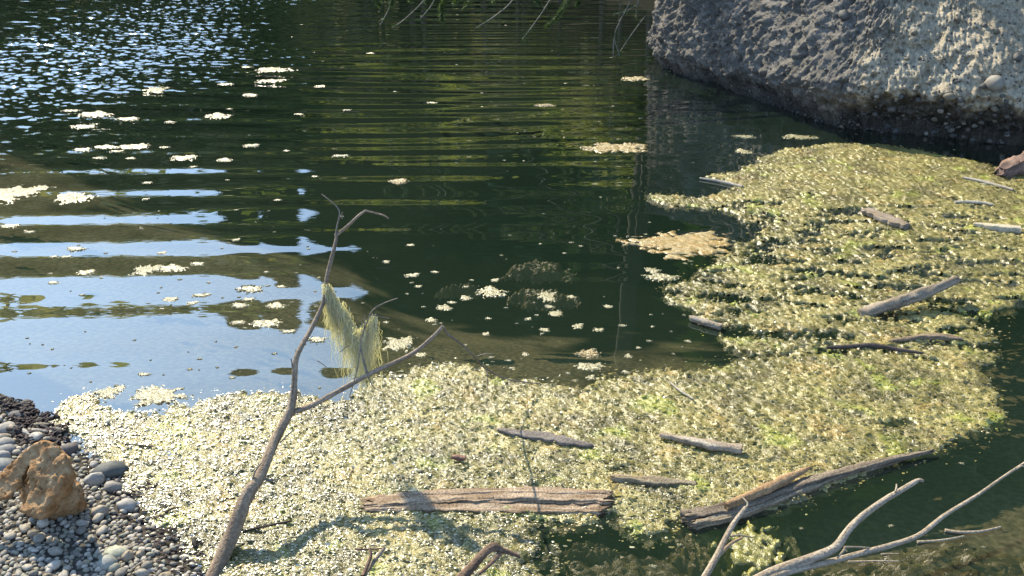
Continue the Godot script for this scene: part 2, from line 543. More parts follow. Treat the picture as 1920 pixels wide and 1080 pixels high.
func cliff() -> void:
	var root := MeshInstance3D.new()
	root.name = "rock_bank"
	add_child(root)
	tag(root, "grey and tan pebbly conglomerate rock bank rising from the water", "rock bank")
	var ts := lines(0.0, 1.0, func(t): return 0.0011 if t > 0.2 and t < 0.86 else 0.006)
	var vs := lines(-0.5, 1.55, func(v): return 0.011 if v > -0.02 else 0.12)
	var mb := MB.new()
	for q in vs.size():
		var v := vs[vs.size() - 1 - q]
		for t in ts:
			var p: Vector3 = cliff_point(t, v)[0]
			mb.v.append(p)
			var nr: FastNoiseLite = nz.rock
			var a := clampf(0.5 + 0.7 * nr.get_noise_3d(p.x * 4.0, p.y * 4.0, p.z * 4.0), 0, 1)
			var sand := smoothstep(0.50, 0.60, t + 0.08 * nr.get_noise_3d(p.x * 2.0, p.y * 2.0, p.z * 2.0 + 30.0))
			var c := Color(0.10, 0.094, 0.082).lerp(Color(0.23, 0.215, 0.19), a).lerp(Color(0.32, 0.27, 0.19).lerp(Color(0.54, 0.475, 0.35), a), sand)  # left grey rock also darkened to paint in tree shade; right is tan sand
			var wet := smoothstep(0.05, -0.05, p.y - 0.14 - 0.16 * smoothstep(0.48, 0.6, t) - 0.16 * nr.get_noise_3d(p.x * 3.0, p.y * 2.0, p.z * 3.0 + 12.0))  # waterline stain, with shade under the lip painted into the same dark band
			c = c.lerp(Color(0.045, 0.042, 0.037).lerp(Color(0.09, 0.083, 0.072), a), wet * 0.9)
			mb.c.append(c)
	# the flat top behind the edge
	var nt := ts.size()
	mb.i = grid_indices(nt, vs.size())
	var back := mb.v.size()
	for k in nt:
		mb.v.append(mb.v[k]); mb.c.append(Color(0.12, 0.11, 0.07))
	for k in nt:
		var e := cr(cliff_line, ts[k])
		mb.v.append(Vector3(e.x + 14.0, 2.8, e.z - 8.0)); mb.c.append(Color(0.12, 0.11, 0.07))
	for k in nt - 1:
		mb.tri(back + nt + k, back + nt + k + 1, back + k + 1); mb.tri(back + nt + k, back + k + 1, back + k)
	root.mesh = mb.commit(M.conglomerate)
	# stones set in it
	var kinds := []
	for k in 5:
		kinds.append(stone_mesh(100 + k, [Color(0.17, 0.155, 0.13), Color(0.12, 0.115, 0.105), Color(0.30, 0.275, 0.23), Color(0.19, 0.165, 0.12), Color(0.10, 0.105, 0.105)][k]))
	var big: MeshInstance3D = put("stone", kinds[2], root)
	set_stone_in_cliff(big, 1866, 150, 0.075)
	for s in [[1672, 204, 0.036], [1783, 183, 0.04], [1760, 205, 0.026], [1775, 218, 0.018], [1738, 246, 0.028], [1676, 258, 0.035], [1815, 243, 0.022], [1888, 220, 0.022], [1843, 160, 0.026], [1585, 30, 0.05], [1576, 195, 0.02], [1695, 218, 0.016], [1738, 265, 0.018], [1860, 262, 0.024], [1655, 75, 0.02], [1905, 105, 0.04]]:
		var o := put("stone", kinds[rng.randi() % 5], root)
		set_stone_in_cliff(o, s[0], s[1], s[2])
	var n := 0
	while n < 190:
		var t := rng.randf_range(0.34, 0.80)
		var v := rng.randf() * rng.randf() * 0.9 + 0.01
		var q := cliff_point(t, v)
		var o := put("stone", kinds[rng.randi() % 5], root)
		var r := rng.randf_range(0.008, 0.022) * (1.25 if t > 0.55 else 0.8)
		o.transform = Transform3D(Basis.from_euler(Vector3(rng.randf_range(-0.5, 0.5), rng.randf() * TAU, rng.randf_range(-0.5, 0.5))).scaled(Vector3.ONE * r * 2.0), q[0] + q[1] * r * 0.2)
		n += 1
	var mm := MultiMesh.new()
	mm.transform_format = MultiMesh.TRANSFORM_3D
	mm.mesh = kinds[1]
	mm.instance_count = 2000
	for k in 2000:
		var q := cliff_point(rng.randf_range(0.28, 0.82), pow(rng.randf(), 1.5) * 1.0)
		var r := rng.randf_range(0.004, 0.011)
		mm.set_instance_transform(k, Transform3D(Basis.from_euler(Vector3(rng.randf() * 3, rng.randf() * TAU, rng.randf() * 3)).scaled(Vector3.ONE * r * 2.0), q[0] + q[1] * r * 0.2))
	var small := MultiMeshInstance3D.new()
	small.name = "grit"
	small.multimesh = mm
	small.set_meta("kind", "stuff")
	root.add_child(small)

func set_stone_in_cliff(o: MeshInstance3D, px: float, py: float, r: float) -> void:
	# walk along the sight line until it meets the rock
	var best := 1e9
	var at := Vector3.ZERO
	var out := Vector3.ZERO
	var f := look(px, py)
	for a in 90:
		var t := lerpf(0.4, 0.85, a / 89.0)
		for b in 45:
			var q := cliff_point(t, lerpf(0.02, 1.1, b / 44.0), false)
			var e: Vector3 = q[0] - eye
			var away: float = (e - f * (e.dot(f) / f.length_squared())).length()
			if away < best:
				best = away; at = q[0]; out = q[1]
	o.transform = Transform3D(Basis.from_euler(Vector3(rng.randf_range(-0.3, 0.3), rng.randf() * TAU, rng.randf_range(-0.3, 0.3))).scaled(Vector3.ONE * r * 2.0), at + out * r * 0.45)

func stone_mesh(sd: int, tone: Color, flat := 0.72) -> ArrayMesh:   # about one unit long
	var mb := MB.new()
	var rows := 6
	var cols := 10
	var n0: FastNoiseLite = nz.unit
	for a in rows + 1:
		var th := PI * a / rows
		for b in cols:
			var ph := TAU * b / cols
			var p := Vector3(sin(th) * cos(ph), cos(th), sin(th) * sin(ph))
			var q := 1.0 + 0.22 * n0.get_noise_3d(p.x * 0.9 + sd * 3.1, p.y * 0.9, p.z * 0.9)
			mb.v.append(Vector3(p.x * 0.5, p.y * 0.5 * flat, p.z * 0.38) * q)
			var m := 0.85 + 0.4 * n0.get_noise_3d(p.x * 2.0 + sd, p.y * 2.0, p.z * 2.0)
			mb.c.append(Color(tone.r * m, tone.g * m, tone.b * m))
	for a in rows:
		for b in cols:
			var k := a * cols + b
			var k2 := a * cols + (b + 1) % cols
			mb.tri(k, k2 + cols, k2); mb.tri(k, k + cols, k2 + cols)
	# the seam at the poles shares no vertices: smooth enough at this size
	var m := mb.commit(M.stone)
	return m

# ---------------------------------------------------------------- trees
func conifer_crown(sd: int, tone: Color) -> ArrayMesh:   # one unit high
	var r := RandomNumberGenerator.new()
	r.seed = sd
	var mb := MB.new()
	for k in 3600:
		var t := pow(r.randf(), 0.75)
		var h := 0.12 + 0.88 * t
		var reach := 0.19 * (1.0 - t) * r.randf_range(0.55, 1.05) + 0.012
		var a := r.randf() * TAU
		var out := Vector3(cos(a), 0, sin(a))
		var p := out * reach * r.randf_range(0.35, 1.0) + Vector3(0, h - reach * 0.35, 0)
		var s := r.randf_range(0.02, 0.045) * (1.25 - 0.6 * t)
		var side := out.cross(Vector3.UP) * s * 0.6
		var fwd := (out + Vector3(0, r.randf_range(-0.9, 0.1), 0)).normalized() * s
		var c := tone * r.randf_range(0.6, 1.3)
		c.a = 1.0
		var at := mb.v.size()
		for q in [p - fwd, p + side, p + fwd * 1.3, p - side]:
			mb.v.append(q); mb.c.append(c)
		mb.tri(at, at + 1, at + 2); mb.tri(at, at + 2, at + 3)
	return mb.commit(M.needles)

func leafy_crown(sd: int, tone: Color) -> ArrayMesh:
	var r := RandomNumberGenerator.new()
	r.seed = sd
	var mb := MB.new()
	for k in 2600:
		var p := Vector3(r.randfn(), r.randfn(), r.randfn()).normalized() * pow(r.randf(), 0.35)
		var q: float = 0.75 + 0.5 * nz.unit.get_noise_3d(p.x * 1.6 + sd, p.y * 1.6, p.z * 1.6)
		p = Vector3(p.x * 0.34, p.y * 0.4, p.z * 0.34) * q + Vector3(0, 0.58, 0)
		var b := Basis.from_euler(Vector3(r.randf() * TAU, r.randf() * TAU, 0)) * r.randf_range(0.012, 0.026)
		var c := tone * r.randf_range(0.6, 1.4)
		c.a = 1.0
		var at := mb.v.size()
		for e in [-b.x, b.y * 0.6, b.x, -b.y * 0.6]:
			mb.v.append(p + e); mb.c.append(c)
		mb.tri(at, at + 1, at + 2); mb.tri(at, at + 2, at + 3)
	return mb.commit(M.needles)

func far_bank() -> void:
	var trunk := stick([Vector3(0, -0.03, 0), Vector3(0.006, 0.4, 0), Vector3(0, 0.96, 0)], 0.016, 0.003, M.bark, {"sides": 7, "steps": 8, "c1": Color(0.12, 0.1, 0.08), "c2": Color(0.07, 0.055, 0.045)})
	var dark := [conifer_crown(1, Color(0.035, 0.06, 0.022)), conifer_crown(2, Color(0.028, 0.05, 0.024)), conifer_crown(3, Color(0.03, 0.055, 0.02))]
	var light := [leafy_crown(4, Color(0.27, 0.27, 0.10)), leafy_crown(5, Color(0.42, 0.37, 0.22)), leafy_crown(6, Color(0.17, 0.20, 0.07))]
	var where := [[-62, 42, 11], [-54, 42, 11], [-47, 42, 11], [-41, 42, 11], [-36, 42, 11], [-31, 42, 11], [-27, 42, 11], [-23, 42, 11.5], [-19.5, 40, 12], [-18.5, 44, 17.5], [-16, 38, 16], [-12.5, 37, 16], [-9, 37, 21], [-6.5, 34, 22], [-4, 37, 27], [-1.5, 34, 27], [1, 37, 33], [3.5, 34, 31], [6, 37, 37], [8.5, 35, 38], [11, 37, 41], [14, 36, 38], [17, 38, 38], [21, 36, 25], [26, 38, 25], [32, 36, 24], [39, 38, 24], [47, 38, 23]]
	for k in where.size():
		var w: Array = where[k]
		var a := deg_to_rad(w[0])
		var x: float = sin(a) * w[1]
		var d: float = cos(a) * w[1]
		var o := thing("conifer_tree", Vector3(x, land(x, d) - 0.1, -d), "tall dark conifer on the far bank, seen only mirrored in the water", "tree", "conifers on the far bank")
		o.scale = Vector3(1.0, 1.0, 1.0) * w[2]
		o.rotation.y = k * 2.4
		put("trunk", trunk, o)
		put("crown", dark[k % 3], o)
	for k in 30:
		var x := 0.0
		var d := 0.0
		var tall := 0.0
		if k < 16:
			d = 15.0 + k * 0.85
			x = bank_x(d) + rng.randf_range(0.7, 1.6)
			tall = rng.randf_range(2.6, 4.4) * d / 19.0
		else:
			var a := deg_to_rad(-60.0 + (k - 16) * 3.1)
			x = sin(a) * 34.0
			d = cos(a) * 34.0
			tall = rng.randf_range(12.2, 14.2)
		var o := thing("leafy_tree", Vector3(x, land(x, d) - 0.1, -d), "pale green leafy tree on the bank, seen only mirrored", "tree", "leafy trees on the banks")
		o.scale = Vector3(1.3, 1.0, 1.3) * tall
		o.rotation.y = k * 1.9
		put("trunk", trunk, o)
		put("crown", light[k % 3], o)
	for w in [[21, 14.5, 15.0], [27, 12.8, 14.0], [34, 12.0, 15.0], [42, 11.5, 14.0], [51, 11.0, 13.0]]:
		var a := deg_to_rad(w[0])
		var o := thing("conifer_tree", Vector3(sin(a) * w[1], 1.2, -cos(a) * w[1]), "dark conifer on top of the rock bank, seen only mirrored", "tree", "conifers on the rock bank")
		o.scale = Vector3.ONE * w[2]
		put("trunk", trunk, o)
		put("crown", dark[int(w[0]) % 3], o)

func needle_sprays(mb: MB, pts: Array, count: int, length: float, r: RandomNumberGenerator) -> void:
	for k in count:
		var t := r.randf()
		var p := cr(pts, t)
		var fwd := (cr(pts, minf(t + 0.03, 1.0)) - cr(pts, maxf(t - 0.03, 0.0))).normalized()
		var any := Vector3(r.randfn(), r.randfn(), r.randfn()).normalized()
		var dir := (fwd * 0.7 + any).normalized()
		var side := dir.cross(Vector3(r.randfn(), r.randfn(), r.randfn())).normalized() * 0.003
		var e := p + dir * length * r.randf_range(0.6, 1.2)
		var c := Color(0.05, 0.078, 0.025) * r.randf_range(0.6, 1.5)
		c.a = 1.0
		var at := mb.v.size()
		for q in [p - side, p + side, e + side * 0.4, e - side * 0.4]:
			mb.v.append(q); mb.c.append(c)
		mb.tri(at, at + 1, at + 2); mb.tri(at, at + 2, at + 3)

func overhanging_tree() -> void:
	var r := RandomNumberGenerator.new()
	r.seed = 21
	var base := Vector3(1.50, 0.95, -9.3)
	var o := thing("overhanging_conifer", base, "conifer leaning from the rock bank with drooping twigs over the water", "tree")
	var L := func(p: Vector3) -> Vector3: return p - base
	var top := base + Vector3(-0.5, 9.5, 0.6)
	put("trunk", stick([Vector3.ZERO, Vector3(-0.1, 1.2, 0), Vector3(-0.3, 4.5, 0.3), top - base], 0.16, 0.02, M.bark, {"sides": 12, "steps": 20, "c1": Color(0.05, 0.042, 0.033), "c2": Color(0.03, 0.025, 0.02)}), o)
	var cm := put("crown", conifer_crown(9, Color(0.035, 0.058, 0.022)), o)
	cm.scale = Vector3(6.0, 5.6, 6.0)
	cm.position = Vector3(-0.4, 5.2, 0.4)
	var tw := {"sides": 5, "steps": 12, "amp": 0.25, "c1": Color(0.2, 0.18, 0.15), "c2": Color(0.1, 0.09, 0.075)}
	# limbs above the frame, each ending in hanging twigs that reach into it
	for l in [[[1010, -95, 7.6], [905, -70, 7.4], [760, -62, 7.2], [690, -40, 7.1]], [[1080, -90, 7.9], [1020, -70, 7.6], [960, -55, 7.3], [900, -50, 7.0]], [[1150, -80, 8.2], [1120, -50, 8.0], [1060, -45, 7.6], [1010, -40, 7.2]], [[1230, -60, 8.6], [1210, -40, 8.3], [1195, -30, 8.1], [1185, -20, 8.0]]]:
		var pts := [Vector3(-0.12, 1.5, 0.0)]
		for q in l:
			pts.append(L.call(gd(q[0], q[1], q[2])))
		put("limb", stick(pts, 0.02, 0.006, M.bark, {"sides": 6, "steps": 12, "amp": 0.25, "c1": Color(0.05, 0.042, 0.033), "c2": Color(0.03, 0.025, 0.02)}), o)
	var twigs := [
		[[[690, -40, 7.1], [700, -10, 7.1], [712, 8, 7.1]], 260], [[[745, -60, 7.2], [738, -20, 7.2], [735, 9, 7.2]], 220], [[[845, -66, 7.3], [838, -10, 7.25], [828, 12, 7.2], [829, 38, 7.2]], 420], [[[815, -50, 7.2], [800, -6, 7.2], [760, 35, 7.2], [735, 52, 7.15]], 20], [[[825, -40, 7.2], [812, 5, 7.2], [785, 38, 7.2]], 14], [[[735, -20, 7.2], [730, 14, 7.2], [712, 48, 7.2]], 8],
		[[[990, -50, 7.4], [960, 2, 7.3], [925, 32, 7.2], [893, 52, 7.2]], 10], [[[905, -50, 7.0], [890, -10, 7.0], [870, 16, 7.0]], 120], [[[880, -50, 7.0], [866, -14, 7.0], [852, 8, 7.0]], 160], [[[1060, -45, 7.6], [1028, 5, 7.5], [1012, 30, 7.5], [990, 60, 7.5], [979, 74, 7.5]], 26], [[[1085, -47, 7.7], [1062, 5, 7.6], [1045, 30, 7.6], [1026, 50, 7.6]], 300], [[[1095, -47, 7.8], [1078, -8, 7.7], [1062, 6, 7.7]], 200], [[[1110, -50, 7.9], [1090, -6, 7.9], [1083, 8, 7.9]], 220],
		[[[1010, -40, 7.2], [1000, -10, 7.2], [1012, 6, 7.2]], 160], [[[1195, -30, 8.1], [1176, 14, 8.0], [1162, 40, 7.9], [1152, 70, 7.9], [1162, 105, 7.9]], 12], [[[1205, -30, 8.2], [1194, 14, 8.1], [1193, 32, 8.1]], 14], [[[1196, 8, 8.1], [1176, 20, 8.0], [1150, 27, 7.9]], 30], [[[1210, 30, 8.1], [1186, 62, 8.0], [1163, 96, 7.9]], 10], [[[1152, 70, 7.9], [1150, 90, 7.9], [1150, 110, 7.9]], 4], [[[945, -55, 7.2], [935, -15, 7.2], [925, 4, 7.2]], 120], [[[780, -60, 7.2], [775, -20, 7.2], [770, 2, 7.2]], 150]]
	for w in twigs:
		var pts := []
		for q in w[0]:
			pts.append(L.call(gd(q[0], q[1], q[2])))
		var twig := put("twig", stick(pts, 0.006, 0.0028, M.bark, tw), o)
		var mb := MB.new()
		needle_sprays(mb, pts, int(w[1] * 1.8), 0.034, r)
		put("needles", mb.commit(M.needles), twig)
	# side limbs further up, which shade the rock
	for k in 8:
		var h := 0.35 + k * 0.13
		var a := PI + (k * 2.4 - floorf(k * 2.4 / 2.2) * 2.2 - 1.2)
		var len_ := 1.45 - k * 0.03
		var out := Vector3(cos(a), 0, sin(a))
		var pts := [Vector3(-0.1 - h * 0.04, h, 0.04 * h), out * len_ * 0.5 + Vector3(-0.2, h + 0.05, 0.1), out * len_ + Vector3(-0.2, h - 0.3, 0.1)]
		var limb := put("limb", stick(pts, 0.014, 0.004, M.bark, {"sides": 5, "steps": 10, "amp": 0.25, "c1": Color(0.05, 0.042, 0.033), "c2": Color(0.03, 0.025, 0.02)}), o)
		var mb := MB.new()
		for j in 9:
			var p := cr(pts, 0.25 + 0.75 * j / 8.0)
			var s := Vector3(out.z, -0.5, -out.x) * (1.0 if j % 2 == 0 else -1.0)
			s.y = -0.25
			needle_sprays(mb, [p, p + s * 0.14 + out * 0.05, p + s * 0.3 + out * 0.12], 150, 0.05, r)
		put("needles", mb.commit(M.needles), limb)

# ---------------------------------------------------------------- algae
func algae_mat() -> void:
	var xs := lines(-2.0, 4.8, func(_x): return 0.0065)
	var ds := lines(1.4, 6.1, func(d): return 0.0023 * d)
	var nx := xs.size()
	var at := PackedInt32Array()
	at.resize(nx * ds.size())
	at.fill(-1)
	var mb := MB.new()
	for q in ds.size():
		var d := ds[ds.size() - 1 - q]
		for a in nx:
			var x := xs[a]
			var e := mat_cover(x, d)
			if e < -0.025:
				continue
			var y := 0.0
			var lump: float = nz.clump.get_noise_2d(x, d)
			if absf(x) > 0.72 * d + 0.8:
				continue
			var small: float = nz.fine.get_noise_2d(x + 0.01 * lump, d)
			var slime: float = 0.45 - 1.6 * absf(nz.slime.get_noise_2d(x + 0.012 * small, d * 1.15))
			y = lerpf(-0.014, 0.006, smoothstep(-0.025, 0.015, e)) + (0.006 * lump + 0.003 * small + 0.0055 * slime) * smoothstep(-0.03, 0.03, e) + 0.005 * nz.tone2.get_noise_2d(x * 2.0, d * 2.0)
			y = maxf(y, land(x, d) + 0.003) if e > 0.0 else y
			at[q * nx + a] = mb.v.size()
			mb.v.append(Vector3(x, y, -d))
			mb.c.append(mat_color(x, d, 0.25 * small))
	for q in ds.size() - 1:
		for a in nx - 1:
			var k := q * nx + a
			if at[k] >= 0 and at[k + 1] >= 0 and at[k + nx] >= 0 and at[k + nx + 1] >= 0:
				mb.tri(at[k], at[k + 1], at[k + nx + 1]); mb.tri(at[k], at[k + nx + 1], at[k + nx])
	var o := put("algae_mat", mb.commit(M.algae))
	tag(o, "wide floating mat of glistening yellow-green algae along the shore", "algae", "", "stuff")
	# the curled flakes and bubbles on it
	var f := MB.new()
	for k in 7:
		var a := TAU * k / 6.0
		f.v.append(Vector3.ZERO if k == 6 else Vector3(cos(a), -0.35 - 0.2 * (k % 2), sin(a) * 0.8)); f.c.append(Color.WHITE)
	for k in 6:
		f.tri(6, k, (k + 1) % 6)
	var fm := f.commit(M.algae_flake)
	var tr := []
	var cs := PackedColorArray()
	var r := RandomNumberGenerator.new()
	r.seed = 5
	for k in 470000:
		var d := 1.4 + 4.7 * pow(r.randf(), 1.6)
		var x := r.randf_range(-0.72, 0.88) * d + r.randf_range(-0.1, 0.1)
		var e := mat_cover(x, d)
		if e < -0.09 or (e < 0.0 and r.randf() > 0.35 * exp(e * 45.0)):
			continue
		var lump: float = nz.clump.get_noise_2d(x, d)
		if r.randf() > 0.62 + 0.9 * lump:
			continue
		var s := 0.0011 + 0.0034 * pow(r.randf(), 2.0)
		if r.randf() < 0.05: s *= 1.8
		s *= 0.8 + 0.13 * d
		var y: float = 0.0075 + 0.006 * lump + 0.0045 * nz.fine.get_noise_2d(x, d) + r.randf_range(-0.001, 0.003) + 0.005 * nz.tone2.get_noise_2d(x * 2.0, d * 2.0)
		if e < 0.0: y = 0.0015
		y = maxf(y, land(x, d) + 0.004)
		var b := Basis.from_euler(Vector3(r.randfn() * 0.26, r.randf() * TAU, r.randfn() * 0.26)).scaled(Vector3(s * r.randf_range(1.0, 1.9), s * r.randf_range(0.3, 1.0), s))
		tr.append(Transform3D(b, Vector3(x, y, -d)))
		var c := mat_color(x, d, r.randf_range(-0.4, 0.4)) * r.randf_range(0.75, 1.15)
		if r.randf() < 0.06: c = c.lerp(Color(0.45, 0.41, 0.26), 0.7)
		c.a = 1.0
		cs.append(c)
	var mm := MultiMesh.new()
	mm.transform_format = MultiMesh.TRANSFORM_3D
	mm.use_colors = true
	mm.mesh = fm
	mm.instance_count = tr.size()
	for k in tr.size():
		mm.set_instance_transform(k, tr[k])
		mm.set_instance_color(k, cs[k])
	print("flakes ", tr.size(), " mat vertices ", mb.v.size())
	var fl := MultiMeshInstance3D.new()
	fl.name = "flakes"
	fl.multimesh = mm
	fl.set_meta("kind", "stuff")
	o.add_child(fl)

func clump_mesh(sd: int, warm: float, n := 34) -> ArrayMesh:   # one unit wide, lying at the surface
	var mb := MB.new()
	var n0: FastNoiseLite = nz.unit
	var at := {}
	for b in n + 1:
		for a in n + 1:
			var x := (float(a) / n - 0.5) * 1.1
			var z := (float(b) / n - 0.5) * 1.1
			var ang := atan2(z, x)
			var rad := 0.36 + 0.26 * n0.get_noise_3d(cos(ang) * 1.6 + sd * 5.0, sin(ang) * 1.6, 0.5) + 0.20 * n0.get_noise_2d(x * 7.0 + sd, z * 7.0) + 0.07 * n0.get_noise_2d(x * 19.0 + sd, z * 19.0)
			var e := rad - Vector2(x, z).length()
			if e < -0.09:
				continue
			var y := lerpf(-0.05, 0.035, smoothstep(-0.07, 0.05, e)) + (0.05 * n0.get_noise_2d(x * 11.0, z * 11.0 + sd) + 0.03 * n0.get_noise_2d(x * 27.0, z * 27.0 + sd)) * smoothstep(-0.05, 0.05, e)
			at[b * (n + 1) + a] = mb.v.size()
			mb.v.append(Vector3(x, y, z))
			var m := clampf(0.5 + n0.get_noise_2d(x * 5.0 + sd, z * 5.0), 0, 1)
			mb.c.append(Color(0.13, 0.12, 0.05).lerp(Color(0.28, 0.255, 0.14), m).lerp(Color(0.29, 0.185, 0.055), warm * (1.0 - 0.5 * m)))
	for b in n:
		for a in n:
			var k := b * (n + 1) + a
			if at.has(k) and at.has(k + 1) and at.has(k + n + 1) and at.has(k + n + 2):
				mb.tri(at[k], at[k + 1], at[k + n + 2]); mb.tri(at[k], at[k + n + 2], at[k + n + 1])
	return mb.commit(M.algae)

func floating_clumps() -> void:
	var plain := []
	for k in 7:
		plain.append(clump_mesh(40 + k, 0.0))
	var warm := [clump_mesh(60, 0.9, 90), clump_mesh(63, 0.7, 90)]
	var add := func(px: float, py: float, w: float, tall: float, mesh: Mesh, label: String, group: String) -> void:
		var p := g(px, py)
		var size := w * 1.12 * (p - eye).length() / 1662.0
		var o := put("algae_clump", mesh)
		var deep := size * tall
		o.transform = Transform3D(Basis(Vector3.UP, rng.randf_range(-0.25, 0.25)).scaled(Vector3(size, clampf(size * 0.5, 0.03, 0.085), deep)), Vector3(p.x, wave_height(p.x, -p.z) + 0.0015, p.z))
		tag(o, label, "algae", group)
	# those that can be told from the rest
	for s in [[513, 132, 74, 0.5, 0, "long thin white algae strip far out on the dark water"], [20, 362, 96, 0.9, 1, "broad white algae clump cut by the picture's left edge"], [177, 217, 54, 0.8, 2, "pale ragged algae clump among blue ripples, upper left"], [408, 218, 48, 0.8, 3, "white algae clump alone on dark water, upper left of centre"], [298, 167, 44, 1.2, 4, "white slanting algae clump near the blue ripples"], [252, 275, 50, 0.7, 5, "rightmost of the row of pale algae strips on upper left water"], [347, 296, 46, 0.7, 6, "greenish algae strip beside a blue streak"], [137, 370, 66, 0.9, 0, "ragged white algae clump right of the clump on the left edge"],
		[273, 507, 42, 1.3, 1, "round pale algae clump on the blue reflection"], [322, 505, 52, 0.7, 2, "elongated pale algae clump at the blue reflection's tip"], [920, 548, 62, 0.75, 3, "long yellow algae clump in the middle of the pool"], [1027, 555, 38, 1.2, 4, "rounded yellow algae clump in the middle of the pool"], [1107, 687, 52, 0.6, 5, "flat pale algae clump just above the mat's edge"], [750, 645, 58, 1.0, 6, "green algae clump right of the hanging algae"], [295, 743, 104, 0.55, 0, "crescent of pale algae in the blue notch by the shore"], [203, 736, 50, 0.9, 1, "pinkish white algae patch in the blue water by the shore"], [1240, 521, 64, 0.6, 2, "pale algae tongue just off the torn edge of the mat"], [1497, 257, 64, 0.5, 3, "olive algae strip close under the rock bank"], [1397, 256, 40, 0.5, 4, "small olive algae strip in the rock bank's dark reflection"], [500, 607, 54, 0.6, 5, "stringy white algae strip left of the dead branch"]]:
		add.call(s[0], s[1], s[2], s[3], plain[s[4]], s[5], "")
	for s in [[748, 341, 34, 0.9, 0, "small orange-tan algae clump alone on dark water"], [1160, 278, 116, 0.55, 1, "tan algae raft in front of the rock bank's reflection"], [1282, 458, 205, 0.6, 0, "large tan algae raft against the notch of the mat"], [1193, 148, 48, 0.7, 1, "tan algae strip at the foot of the rock bank"], [1103, 664, 46, 0.7, 0, "orange slanting algae clump near the mat's edge"], [1023, 198, 38, 0.5, 1, "faint tan algae strip far out before the rock bank"]]:
		add.call(s[0], s[1], s[2], s[3], warm[s[4]], s[5], "")
	# the many alike
	var on_blue := [[133, 208, 28], [240, 223, 36], [160, 237, 45], [318, 228, 20], [155, 281, 28], [200, 277, 42], [218, 284, 24], [308, 277, 19], [185, 296, 24], [245, 296, 18], [421, 300, 30], [20, 422, 28], [55, 434, 14], [142, 467, 35], [123, 480, 20], [100, 480, 13], [372, 494, 28], [163, 512, 30], [100, 531, 20], [320, 560, 25], [377, 553, 32], [360, 567, 19], [450, 572, 34], [467, 560, 23], [517, 572, 40], [447, 605, 26], [473, 542, 50], [527, 538, 20], [543, 623, 30], [597, 637, 40], [270, 703, 24], [303, 473, 17], [443, 451, 15], [20, 693, 8]]
	var on_dark := [[470, 273, 28], [537, 283, 13], [363, 314, 13], [430, 203, 12], [423, 157, 26], [507, 152, 48], [462, 125, 20], [468, 177, 25], [277, 343, 16], [273, 372, 13], [520, 374, 16], [810, 193, 18], [640, 292, 30], [695, 100, 16], [560, 215, 16], [600, 160, 18], [650, 205, 14], [590, 330, 14]]
	var in_pool := [[772, 517, 28], [1030, 575, 19], [1042, 587, 25], [928, 526, 15], [874, 539, 13], [873, 559, 22], [832, 577, 30], [847, 567, 17], [785, 538, 13], [808, 600, 23], [1072, 557, 19], [1083, 612, 21], [1123, 619, 21], [1167, 611, 15], [1140, 575, 16], [1022, 619, 20], [911, 627, 13], [990, 598, 14], [915, 597, 13], [1223, 507, 30], [1178, 668, 15], [1173, 698, 18], [1107, 708, 18], [1217, 640, 11], [1197, 653, 11], [815, 511, 15], [770, 460, 14], [985, 665, 14], [960, 690, 12], [1393, 284, 30], [1290, 640, 13], [1260, 570, 14], [1065, 700, 12], [725, 490, 14], [725, 605, 12], [790, 665, 20]]
	var marks := [[513, 132, "the long thin white strip"], [20, 362, "the clump on the left edge"], [177, 217, "the ragged clump among blue ripples"], [408, 218, "the lone white clump"], [298, 167, "the slanting white clump"], [252, 275, "the row of pale strips"], [347, 296, "the greenish strip"], [137, 370, "the ragged white clump"], [273, 507, "the round pale clump on blue"], [920, 548, "the long yellow clump"], [1027, 555, "the rounded yellow clump"], [1107, 687, "the flat clump by the mat"], [748, 341, "the orange-tan clump"], [1240, 521, "the pale tongue of algae"], [690, 400, "the dead branch's tip"], [500, 607, "the stringy strip by the branch"], [295, 743, "the pale crescent by the shore"], [610, 540, "the hanging algae"]]
	var counts := {}
	var order := ["nearest", "second", "third", "fourth", "fifth", "sixth", "seventh", "eighth", "ninth", "tenth"]
	for set in [[on_blue, "white", "small clumps on the left water", 0.4, 0.75], [on_dark, "whitish", "small clumps far out", 0.4, 0.7], [in_pool, "yellowish", "small clumps in the pool", 0.6, 1.1]]:
		var list := []
		for s in set[0]:
			var best := 1e9
			var mark := []
			for m in marks:
				var far := Vector2(m[0] - s[0], (m[1] - s[1]) * 1.6).length()
				if far < best:
					best = far; mark = m
			var dx: float = s[0] - mark[0]
			var dy: float = (s[1] - mark[1]) * 1.6
			var side := ("right of" if dx > 0 else "left of") if absf(dx) > absf(dy) else ("below" if dy > 0 else "above")
			list.append([best, s, "%s %s" % [side, mark[2]]])
		list.sort_custom(func(p, q): return p[0] < q[0])
		for l in list:
			var k: int = counts.get(l[2], 0)
			counts[l[2]] = k + 1
			var w: float = l[1][2]
			var how := "tiny" if w < 16 else ("small" if w < 28 else "middling")
			add.call(l[1][0], l[1][1], w, rng.randf_range(set[3], set[4]), plain[rng.randi() % 7], "%s %s algae clump, %s one %s" % [how, set[1], order[mini(k, 9)], l[2]], set[2])
	# specks too small to count
	var mm := MultiMesh.new()
	mm.transform_format = MultiMesh.TRANSFORM_3D
	mm.mesh = plain[0]
	var tr := []
